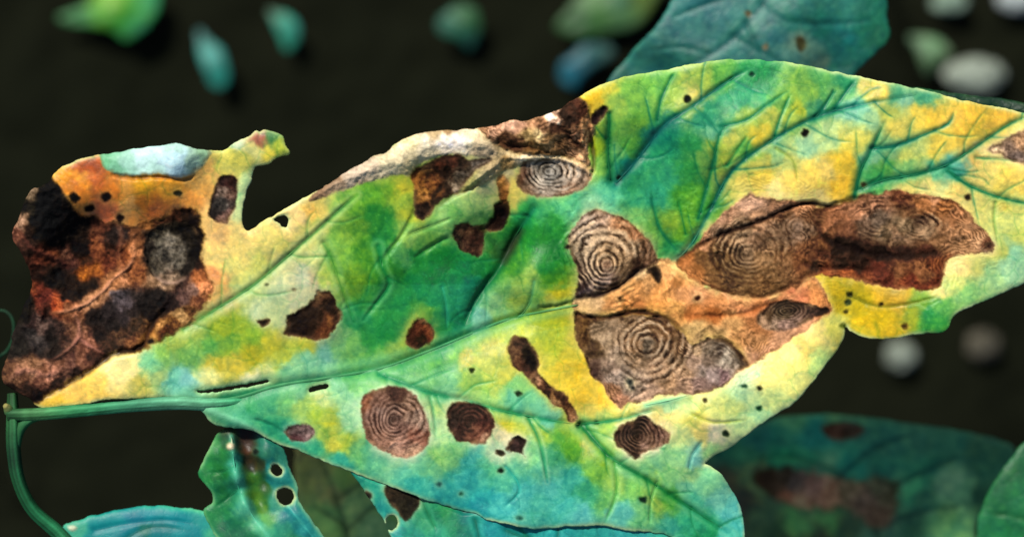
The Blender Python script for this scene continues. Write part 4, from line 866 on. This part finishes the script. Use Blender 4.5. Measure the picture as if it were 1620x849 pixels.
MAIN_H = [[(314,618),(345,614),(380,608),(412,603),(424,601),(424,605),(400,610),(360,617),(330,621),(316,621)],
          [(490,614),(505,609),(519,608),(516,614),(500,617),(491,620)],
          [(434,347),(446,341),(456,346),(454,360),(446,358),(440,352)]]
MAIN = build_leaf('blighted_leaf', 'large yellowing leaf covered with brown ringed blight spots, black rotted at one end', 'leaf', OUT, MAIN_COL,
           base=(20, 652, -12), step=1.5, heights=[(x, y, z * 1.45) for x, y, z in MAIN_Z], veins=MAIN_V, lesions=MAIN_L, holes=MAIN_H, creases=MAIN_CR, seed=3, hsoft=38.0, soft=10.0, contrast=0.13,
           stalks=[dict(n='petiole', p=[(12,655,-10),(60,654,-4),(130,648,2),(210,640,4),(280,636,3),(330,638,-2),(380,634,-14),(420,625,-26)], r=[9.5,10,10,10.5,11,10,6.5,2.5],
                        c=[(50,95,62),(74,130,82),(58,132,86),(74,146,108),(92,160,122),(92,165,122),(66,155,106),(60,155,105)])])

# ------------------------------------------------------------------ stem of the plant
st = root('plant_stem', 'curved green stem along which the blighted leaf is borne', 'stem', P(150, 1150, -1290))
so = P(150, 1150, -1290)
tube('stem', [(20,622,-22),(21,665,-16),(22,710,-16),(30,760,-20),(52,805,-28),(95,845,-45),(140,900,-90),(165,980,-250),(165,1060,-600),(150,1150,-1290)], [8,10.5,11,10.5,10.5,11.5,13,15,17,20],
     [(44,80,50),(58,115,72),(34,80,54),(34,88,58),(38,104,68),(54,128,84),(60,130,82),(60,130,70),(60,120,60),(60,110,60)], M_STALK, st, so, sides=20, sub=6, flute=0.09)
tube('axil', [(92,650,-6),(64,656,-10),(44,664,-14),(30,682,-16),(24,712,-17)], [6,8.5,9,9,8], [(70,128,82),(66,124,78),(60,118,74),(48,104,66),(36,86,58)], M_STALK, st, so, sides=16, sub=5, flute=.06)
tube('stub', [(16,652,-14),(12,645,-6),(8,641,0)], [9,7,4], [(70,130,85),(120,150,90),(150,150,90)], M_STALK, st, so, sides=8)

# ------------------------------------------------------------------ the other leaves of the plant
build_leaf('green_leaf', 'teal-green leaf with two holes and a dark notch, tucked under the blighted leaf', 'leaf',
    [(548,728),(560,752),(576,776),(592,800),(606,822),(618,848),(632,890),(700,935),(860,950),(1010,940),(1110,915),(1100,860),(1010,815),(900,800),(780,795),(690,765),(610,735)],
    [(575,768,30,150,120),(590,780,30,160,130),(600,800,20,140,130),(625,845,30,150,140),(610,812,40,160,140),(670,800,30,140,90),(675,830,60,165,110),(650,845,30,145,120),(690,845,40,160,120),(685,815,15,130,90),(720,830,30,140,95),(700,812,40,140,80),(740,845,15,130,105),(760,840,20,150,150),(780,850,25,155,155),(740,820,10,125,110),(830,848,30,160,150),(880,848,25,155,150),(930,845,40,165,150),(1000,850,50,170,160),(1050,860,50,165,140),(800,880,30,150,140),(900,900,40,160,140)],
    base=(700, 920, -60), step=2.0, z0=0, heights=[(560,750,-12),(620,800,-8),(620,860,-6),(700,800,-6),(760,830,2),(800,830,4),(900,840,9),(1000,850,9),(900,920,8),(700,890,0)], seed=21, rim_s=.35, pucker=.35, cwarp=4.0, under=MAIN + (2.4,),
    veins=[V([(668,792),(678,815),(690,838)], (2.2,1.2), s=.5, c=(20,110,70), glow=.3), V([(752,822),(758,850),(770,900)], (2.6,1.2), s=.6, c=(10,100,80), glow=.35, gc=(90,200,170)),
           V([(800,838),(850,858),(930,880),(1040,900)], (3.0,1.6), s=.5, c=(10,100,80), n='midrib'), V([(822,832),(835,850),(850,862)], (2,1), s=.5, c=(20,120,80)), V([(883,836),(883,860)], (2,1.2), s=.5, c=(15,105,90))],
    lesions=[dict(label='dark brown dead patch with a straight upper side', p=[(611,766),(640,768),(664,784),(660,802),(650,818),(640,824),(630,810),(616,795),(609,782)], c=[(635,780,42,36,22),(650,795,40,38,24),(640,812,36,34,20),(620,785,50,42,26)], halo=((165,210,150),7,.75), grain=.3, depth=3, edge=.2),
             dict(n='spot', p=[(574,779),(581,776),(588,782),(585,790),(577,790)], c=[(581,783,14,20,16)], halo=((190,220,160),5,.6), depth=3, edge=0, rag=.8)],
    holes=[[(611,822),(618,814),(627,818),(628,830),(620,838),(612,833)]],
    stalks=[dict(p=[(860,940,-32),(830,1010,-90),(700,1120,-500),(600,1200,-1290)], r=[6,8,10,12], c=(60,130,70))])

build_leaf('folded_leaf', 'folded bright green leaf with two pale-rimmed round holes beneath the petiole', 'leaf',
    [(346,684),(338,696),(328,716),(315,742),(318,756),(330,772),(338,785),(333,797),(322,806),(330,828),(345,855),(380,910),(470,930),(548,905),(530,872),(512,846),(490,818),(474,792),(470,765),(458,738),(450,712),(436,688),(410,670),(375,664)],
    [(340,705,42,133,68),(330,740,34,129,68),(345,745,21,116,56),(355,720,25,111,56),(350,780,21,111,64),(345,810,34,129,72),(360,840,17,107,72),(365,770,25,120,80),(362,705,51,94,56),(372,690,42,51,33),(385,690,61,44,33),(392,710,69,53,35),(398,730,59,56,33),(372,730,51,154,120),(378,765,59,159,128),(390,800,68,163,124),(410,828,76,167,120),(430,852,59,163,120),(400,760,68,129,48),(405,785,76,133,44),(415,800,68,124,48),(420,770,51,94,40),(412,735,59,68,38),(418,715,34,111,88),(425,735,25,129,120),(430,760,34,137,128),(425,700,34,120,96),(440,715,42,129,104),(445,760,25,129,120),(435,800,59,150,120),(455,815,25,129,128),(450,840,51,146,112),(480,835,34,141,136),(420,820,76,150,80),(500,850,34,137,128),(470,860,51,141,96),(390,850,25,111,76),(460,785,42,141,120)],
    base=(430, 905, -70), step=2.0, z0=-14, hsoft=12.0, soft=3.5, cwarp=3.0, net=0, pucker=.4, under=MAIN + (5,),
    heights=[(320,745,-18),(345,760,-8),(340,810,-16),(350,700,-14),(360,780,-14),(366,710,8),(374,750,12),(388,800,12),(420,850,12),(385,700,-26),(395,735,-28),(408,790,-20),(418,760,-24),(425,720,0),(430,750,2),(440,790,0),(455,830,6),(480,840,0),(460,780,-6),(448,720,-8),(500,850,-6),(410,870,0)], seed=31, rim=(165,215,150), rim_s=.6,
    veins=[V([(366,690),(370,730),(378,772),(396,810),(424,848),(450,890)], (3.4,2.2), n='midrib', dep=-3, s=.55, c=(95,200,160)), V([(378,772),(358,790),(342,800)], (1.8,1.0), s=.4, c=(20,110,70)), V([(372,735),(352,745),(330,748)], (1.6,.9), s=.35, c=(20,110,70)), V([(455,800),(480,830),(505,862)], (2.0,1.1), s=.4, c=(90,200,180))],
    lesions=[dict(n='bead', label='tiny pale bead on the fold', p=[(359,703),(365,699),(371,703),(370,709),(364,711),(359,708)], c=[(365,705,215,225,200)], halo=None, edge=0, rag=.4, depth=-4, grain=.05),
             dict(n='spot', p=[(401,711),(406,709),(410,714),(406,719),(401,717)], c=[(405,714,24,50,44)], halo=((120,200,160),4,.5), edge=0, rag=.6)],
    holes=[[(430,737),(438,734),(445,740),(445,749),(437,752),(430,746)],[(439,776),(450,771),(461,775),(465,786),(460,796),(449,798),(440,791)]],
    stalks=[dict(p=[(455,905,-48),(470,980,-120),(430,1080,-500),(330,1180,-1290)], r=[6,8,10,12], c=(60,130,70))])

build_leaf('shaded_leaf', 'dull dark green leaf deep in shade under the blighted leaf', 'leaf',
    [(466,706),(484,688),(545,695),(620,730),(690,780),(720,860),(660,930),(560,935),(502,890),(472,800)],
    [(500,740,189,203,97),(540,760,170,230,105),(560,800,193,250,136),(600,840,182,250,146),(520,820,170,250,120),(480,700,205,196,101),(560,720,164,217,101),(620,800,176,250,115),(530,780,217,217,110)],
    base=(560, 920, -330), step=3.0, z0=-300, heights=[(480,760,-40),(560,760,10),(620,820,-10),(560,900,0)], seed=41, mat=M_FAR, rim_s=.1,
    veins=[V([(560,920),(550,850),(530,780),(500,710)], (4,2), n='midrib', s=.5, c=(80,110,70)), V([(548,840),(590,800),(630,790)], (2.5,1.2), s=.4, c=(70,95,60)), V([(532,790),(580,760),(610,750)], (2.5,1.2), s=.4, c=(70,95,60)), V([(545,830),(515,810),(495,800)], (2.5,1.2), s=.4, c=(70,95,60))],
    stalks=[dict(p=[(560,920,-305),(580,980,-420),(560,1040,-800),(500,1080,-1290)], r=[8,10,11,13], c=(60,110,60))])

build_leaf('teal_leaf', 'smooth blue-green leaf with a pale edge beside the curved stem', 'leaf',
    [(98,838),(112,826),(140,817),(180,807),(230,799),(280,802),(325,808),(345,828),(352,880),(340,960),(250,1000),(150,980),(105,910)],
    [(120,835,70,175,140),(145,832,10,140,140),(180,822,0,140,140),(230,815,0,140,150),(280,818,0,142,148),(320,822,20,150,140),(200,845,0,130,140),(250,840,0,125,130),(300,845,0,135,140),(150,850,10,140,140),(230,835,10,115,95),(338,840,60,170,130),(230,880,10,130,120),(160,900,20,140,120),(220,825,0,120,140)],
    base=(160, 975, -110), step=2.4, z0=-48, heights=[(110,840,-6),(160,820,-10),(230,805,-14),(230,840,8),(310,815,-10),(300,850,6),(230,920,0)], seed=51, rim=(100,205,150), rim_s=.85, rim_w=6, mottle=.5, pucker=.5, net=0, hsoft=45,
    veins=[V([(160,960),(185,880),(205,848),(245,832),(300,838)], (4,2), n='midrib', s=.5, c=(0,100,90)), V([(150,838),(200,828),(260,822),(310,828)], (2.4,1.4), s=.35, c=(0,110,120))],
    lesions=[dict(n='bead', label='white glint-like bead at the stem end', p=[(108,832),(116,830),(122,834),(116,839),(109,837)], c=[(115,834,190,230,215)], halo=None, edge=0, rag=.4, depth=-2, grain=.05)],
    stalks=[dict(p=[(160,960,-52),(150,1000,-100),(150,1030,-260)], r=[7,8,9], c=(60,140,90))])

build_leaf('teal_leaf', 'broad dusty teal leaf with one brown speck behind the upper edge of the blighted leaf', 'leaf',
    [(958,138),(985,100),(1005,76),(1028,52),(1050,24),(1068,-6),(1110,-50),(1250,-90),(1380,-60),(1398,-25),(1404,5),(1403,30),(1410,52),(1402,70),(1378,92),(1355,114),(1345,130),(1300,200),(1180,240),(1040,220),(970,180)],
    [(985,120,27,96,85),(1000,100,36,114,103),(1030,80,46,118,108),(1050,60,64,127,117),(1070,40,27,105,103),(1090,20,46,123,117),(1120,10,27,105,108),(1130,50,55,123,117),(1080,90,36,110,99),(1060,105,18,96,90),(1110,85,73,123,117),(1150,80,36,114,108),(1180,60,27,105,99),(1200,30,46,114,108),(1180,10,55,123,117),(1220,60,46,114,112),(1240,90,64,123,112),(1255,60,82,132,117),(1285,70,73,127,112),(1260,30,27,114,99),(1280,5,46,123,108),(1300,45,13,110,94),(1320,80,18,105,99),(1340,60,13,114,108),(1350,20,46,127,108),(1330,5,46,127,112),(1370,40,13,114,90),(1390,60,18,110,81),(1360,90,13,105,90),(1300,100,73,114,99),(1330,110,27,105,90),(1200,90,46,114,103),(1380,10,13,114,90),(1395,30,27,123,94),(1200,-30,36,114,99),(1200,150,27,96,81)],
    base=(1240, -60, -270), step=2.6, z0=-240, heights=[(1000,120,-50),(1060,40,0),(1130,60,10),(1250,40,20),(1350,60,5),(1400,40,-20),(1340,110,-20),(1200,-40,0)], seed=61, mat=M_FAR, rim=(70,160,130), rim_s=.3, soft=12, mottle=1.2,
    veins=[V([(1250,-70),(1210,0),(1160,60),(1090,105),(1000,140)], (4,2), n='midrib', s=.5, c=(10,85,85), glow=.25), V([(1205,5),(1245,34),(1310,38),(1390,32)], (3,1.4), s=.55, c=(10,90,85)), V([(1160,58),(1210,85),(1260,112)], (3,1.4), s=.5, c=(15,90,85)), V([(1215,-10),(1140,0),(1060,30)], (3,1.4), s=.5, c=(15,90,85)), V([(1290,42),(1305,62),(1315,90)], (2,1), s=.4, c=(15,90,85)), V([(1120,85),(1080,75),(1030,80)], (2.4,1.2), s=.45, c=(15,90,85)), V([(1180,35),(1190,60),(1205,85)], (2,1), s=.35, c=(15,90,85))],
    lesions=[dict(n='spot', label='small brown speck on the teal leaf', p=[(1259,62),(1266,57),(1274,64),(1274,76),(1267,82),(1260,74)], c=[(1267,70,66,72,44)], halo=((120,150,120),9,.5), edge=.3),
             dict(n='spot', p=[(1178,20),(1186,17),(1190,24),(1183,29)], c=[(1184,23,120,110,80)], halo=None, edge=0), dict(n='spot', p=[(1205,72),(1214,68),(1217,77),(1208,81)], c=[(1211,75,90,90,70)], halo=None, edge=0)],
    stalks=[dict(p=[(1245,-70,-240),(1265,-140,-320),(1285,-230,-600),(1300,-300,-1290)], r=[8,10,12,14], c=(50,120,80))])

build_leaf('narrow_leaf', 'narrow green leaf showing as a sliver behind the upper right edge of the blighted leaf', 'leaf',
    [(1350,126),(1400,131),(1460,140),(1530,149),(1590,157),(1640,169),(1720,193),(1700,215),(1620,205),(1540,190),(1440,165),(1370,140)],
    [(1360,122,50,110,55),(1420,130,30,85,45),(1500,140,18,62,36),(1560,150,18,62,36),(1620,164,18,60,36),(1700,195,40,120,70),(1480,160,40,120,70)],
    base=(1700, 205, -70), step=2.6, z0=-60, seed=71, mat=M_FAR, rim=(60,110,60), rim_s=.3,
    veins=[V([(1700,200),(1600,178),(1480,155),(1380,130)], (3,1.4), n='midrib', s=.4, c=(20,90,60))],
    lesions=[dict(n='bead', p=[(1590,149),(1594,146),(1598,150),(1594,154)], c=[(1594,150,215,225,215)], halo=None, edge=0, rag=.3, depth=-3)],
    stalks=[dict(p=[(1705,203,-47),(1760,240,-120),(1800,320,-600),(1800,400,-1290)], r=[6,8,10,12], c=(50,120,70))])

build_leaf('blighted_leaf', 'dim dark teal leaf with a long pinkish brown patch, in shade below the blighted leaf', 'leaf',
    [(1090,745),(1130,705),(1170,682),(1215,664),(1260,656),(1320,655),(1390,662),(1450,670),(1520,680),(1570,692),(1605,708),(1600,740),(1580,770),(1560,800),(1545,830),(1535,880),(1450,940),(1300,950),(1180,900),(1130,820)],
    [(1160,700,58,153,103),(1200,690,61,165,128),(1240,680,62,190,137),(1290,690,47,190,149),(1250,665,116,221,136),(1340,662,114,203,121),(1400,700,77,174,119),(1450,690,85,175,117),(1500,700,77,168,113),(1560,715,82,155,100),(1180,720,78,190,117),(1240,725,65,225,134),(1280,735,84,236,141),(1310,740,153,250,154),(1340,740,65,210,145),(1400,735,69,182,123),(1460,740,69,182,116),(1440,770,100,238,136),(1430,765,119,250,151),(1500,760,172,250,163),(1520,780,153,243,152),(1470,790,76,154,104),(1560,750,74,154,102),(1550,790,73,136,87),(1150,760,120,120,77),(1190,750,145,186,102),(1170,800,99,97,71),(1200,820,107,147,85),(1260,825,150,250,113),(1290,815,168,250,120),(1310,825,130,228,103),(1340,830,88,127,74),(1390,840,120,186,120),(1450,830,74,146,94),(1500,820,81,146,89),(1300,845,84,101,60),(1240,845,87,127,68),(1400,880,92,165,103)],
    base=(1400, 930, -430), step=2.8, z0=-400, heights=[(1150,760,-30),(1250,670,-10),(1250,740,20),(1350,700,10),(1280,800,-15),(1450,720,15),(1550,760,-10),(1400,840,0)], seed=81, mat=M_FAR, rim=(60,120,85), rim_s=.5, mottle=1.3,
    veins=[V([(1400,920),(1390,850),(1360,790),(1320,745),(1240,720),(1150,735)], (4.5,2), n='midrib', s=.4, c=(30,90,60)), V([(1370,800),(1430,760),(1520,720)], (3,1.4), s=.45, c=(15,60,50)), V([(1330,752),(1380,710),(1450,685)], (3,1.4), s=.4, c=(15,60,55)), V([(1385,840),(1450,810),(1530,800)], (3,1.4), s=.4, c=(15,60,50))],
    lesions=[dict(label='long pinkish brown dead patch', p=[(1195,755),(1220,738),(1270,742),(1310,752),(1345,760),(1400,755),(1425,765),(1420,795),(1400,825),(1370,828),(1330,800),(1285,802),(1250,800),(1215,785)],
                  c=[(1215,755,84,65,46),(1240,755,100,81,60),(1260,765,138,113,96),(1290,765,219,147,113),(1310,775,251,165,109),(1240,785,210,120,75),(1265,793,255,172,110),(1225,775,114,85,60),(1340,775,177,147,96),(1370,790,163,128,96),(1390,770,130,128,86),(1380,815,156,120,86),(1415,765,105,98,62)], halo=((105,130,90),14,.55), grain=.2, rag=8, edge=0, fuzz=8, fringe=.2, fc=(120,110,80)),
             dict(label='dark oval patch near the edge', p=[(1300,675),(1325,668),(1355,670),(1367,680),(1352,693),(1325,696),(1308,688)], c=[(1320,680,125,84,62),(1345,682,96,76,58)], halo=((60,130,110),8,.5), edge=.1)],
    stalks=[dict(p=[(1402,920,-400),(1420,990,-500),(1420,1060,-800),(1400,1100,-1290)], r=[8,10,12,14], c=(50,100,60))])

build_leaf('green_leaf', 'plain mid-green leaf with a rounded edge beside the dim blighted leaf', 'leaf',
    [(1640,690),(1612,708),(1590,735),(1568,770),(1552,805),(1545,840),(1550,890),(1600,960),(1720,980),(1800,900),(1780,760),(1700,690)],
    [(1600,740,35,105,65),(1580,790,32,112,66),(1610,790,30,120,70),(1560,830,35,125,75),(1600,840,28,125,72),(1700,800,30,110,60),(1650,880,30,110,60),(1700,900,30,110,60)],
    base=(1690, 960, -280), step=3.0, z0=-220, heights=[(1560,830,-20),(1620,780,5),(1700,850,0)], seed=91, mat=M_FAR, rim=(60,140,85), rim_s=.4,
    veins=[V([(1690,950),(1680,860),(1650,760),(1630,705)], (4,2), n='midrib', s=.4, c=(30,90,50)), V([(1678,850),(1620,820),(1565,810)], (2.6,1.2), s=.35, c=(25,85,45))],
    stalks=[dict(p=[(1690,950,-222),(1700,1010,-400),(1690,1060,-800),(1680,1090,-1290)], r=[8,10,12,14], c=(50,100,60))])

tb = root('tendril', 'thin dull green tendril curling beside the rotted end of the blighted leaf', 'tendril', P(-60, 700, -1280))
tube('tendril_loop', [(-2,490,-150),(10,493,-148),(19,503,-146),(22,520,-146),(19,540,-148),(10,556,-152),(0,564,-160),(-20,590,-260),(-45,640,-700),(-60,700,-1285)], [1.6,2.2,2.4,2.6,2.6,2.6,2.6,3,3.5,4], (34,72,52), M_STALK, tb, P(-60, 700, -1280), sides=8, sub=5)

# ------------------------------------------------------------------ small leaves and pebbles lying on the soil
ZS = -1290
def litter(name, label, outline, colors, seed, z=ZS, **k):
    cx = sum(p[0] for p in outline) / len(outline); cy = sum(p[1] for p in outline) / len(outline)
    a = np.array(outline, float); c = a - a.mean(0); u, s_, vt = np.linalg.svd(c, full_matrices=False)
    t = c @ vt[0]; e0, e1 = a.mean(0) + vt[0] * t.min() * .8, a.mean(0) + vt[0] * t.max() * .8
    build_leaf(name, label, 'leaf', outline, colors, base=(cx, cy, z - 30), step=3.0, z0=z, seed=seed, mat=M_FAR, rim_s=.0, hsoft=20, net=0, mottle=.6,
               heights=[(cx, cy, 14)] + [(p[0], p[1], -6) for p in outline[::2]],
               veins=[V([tuple(e0), (cx, cy), tuple(e1)], (2.6, 1.2), n='midrib', s=.3, c=tuple(int(v * .75) for v in colors[0][2:]))], **k)
litter('fallen_leaf', 'bright lime-green leaf on the soil, the yellowest of the scattered ones', [(93,26),(112,18),(140,5),(165,-20),(215,-32),(252,-22),(252,5),(240,32),(222,50),(200,62),(180,50),(150,42),(120,40),(100,36)],
       [(105,26,60,125,72),(130,28,42,130,60),(160,15,90,165,45),(185,5,112,178,42),(190,30,70,165,44),(215,20,60,160,60),(240,10,45,150,90),(200,55,50,140,70),(215,45,45,140,90),(180,-20,110,175,45)], 101)
litter('fallen_leaf', 'narrow upright teal leaf lying alone on the soil', [(312,48),(322,52),(335,66),(350,78),(358,95),(363,118),(358,134),(346,140),(334,134),(324,112),(316,84)],
       [(320,60,80,140,130),(330,80,50,155,140),(340,100,78,165,150),(350,120,45,155,135),(345,130,40,145,125)], 102)
litter('fallen_leaf', 'small wedge-shaped sea-green leaf on the soil', [(424,16),(438,18),(456,22),(470,34),(475,48),(470,66),(458,82),(448,74),(440,52),(430,32)],
       [(430,22,80,120,95),(450,35,50,155,125),(465,45,70,175,150),(455,65,45,150,120)], 103)
litter('fallen_leaf', 'dull dark sea-green leaf, dimmest of the scattered ones on the soil', [(692,34),(706,20),(728,8),(752,14),(760,36),(756,60),(744,78),(728,64),(708,58),(696,50)],
       [(705,40,44,105,85),(720,50,40,115,85),(735,25,56,105,66),(750,40,50,100,62),(742,65,36,95,80)], 104)
litter('fallen_leaf', 'soft olive-green leaf beside the broad teal leaf', [(880,44),(896,20),(920,-8),(970,-40),(1050,-40),(1040,-4),(1022,24),(996,46),(955,52),(912,58)],
       [(920,35,50,95,50),(950,20,75,125,65),(980,10,90,140,110),(985,25,85,135,80),(1005,5,95,125,55),(960,-15,75,120,60)], 105)
litter('fallen_leaf', 'small blue-grey leaf beside the broad teal leaf', [(884,114),(890,100),(908,88),(926,70),(960,72),(972,84),(950,100),(924,118),(908,138),(892,132)],
       [(905,112,18,108,126),(900,105,18,104,120),(935,88,62,108,106),(950,85,54,98,90),(920,100,30,96,104)], 106)
litter('fallen_leaf', 'pale green triangular leaf scrap on the soil', [(1438,58),(1462,56),(1486,64),(1506,82),(1492,94),(1478,104),(1469,120),(1460,104),(1450,80)],
       [(1455,70,95,135,92),(1475,75,100,150,102),(1490,84,115,145,105),(1468,100,100,138,92)], 107)

def pebble(label, x, y, w, h, c, seed):
    import bmesh
    f = (CD + 0.12) / CD
    bm = bmesh.new(); bmesh.ops.create_icosphere(bm, subdivisions=4, radius=1)
    co = np.array([v.co[:] for v in bm.verts], np.float32)
    n = 1 + 0.16 * fbm(co[:, 0] * 3 + seed, co[:, 1] * 3 + co[:, 2] * 2, 1.4, seed, 3)
    sq = np.abs(co) ** 0.8 * np.sign(co)
    co = sq / np.linalg.norm(sq, axis=1, keepdims=True) * n[:, None] * np.array([w / 2, h / 2, min(w, h) * .34]) * S * f
    F = [[v.index for v in fc.verts] for fc in bm.faces]
    bm.free()
    p = P(x, y, -1310)
    cs = albedo(np.array(c)[None] / 255 * (1 + 0.18 * fbm(co[:, 0], co[:, 1], 0.0012, seed + 3, 3))[:, None])
    me = mesh_obj('pebble', co, F, cs, M_DEAD, None, (0, 0, 0)); me.location = p
    me['label'] = label; me['category'] = 'pebble'; me['group'] = 'pale pebbles on the dark soil'
pebble('blocky pale grey pebble, the largest, next to the triangular leaf scrap', 1541, 119, 92, 58, (142,158,142), 1)
pebble('pale greenish pebble above the triangular leaf scrap', 1502, 2, 58, 40, (130,158,138), 2)
pebble('bluish white pebble out at the far side of the soil', 1612, -2, 66, 44, (165,182,178), 3)
pebble('small round light grey pebble below the yellow lobe', 1424, 562, 48, 46, (128,142,128), 4)
pebble('dim brownish grey pebble beside the small round one', 1556, 545, 54, 48, (88,88,76), 5)
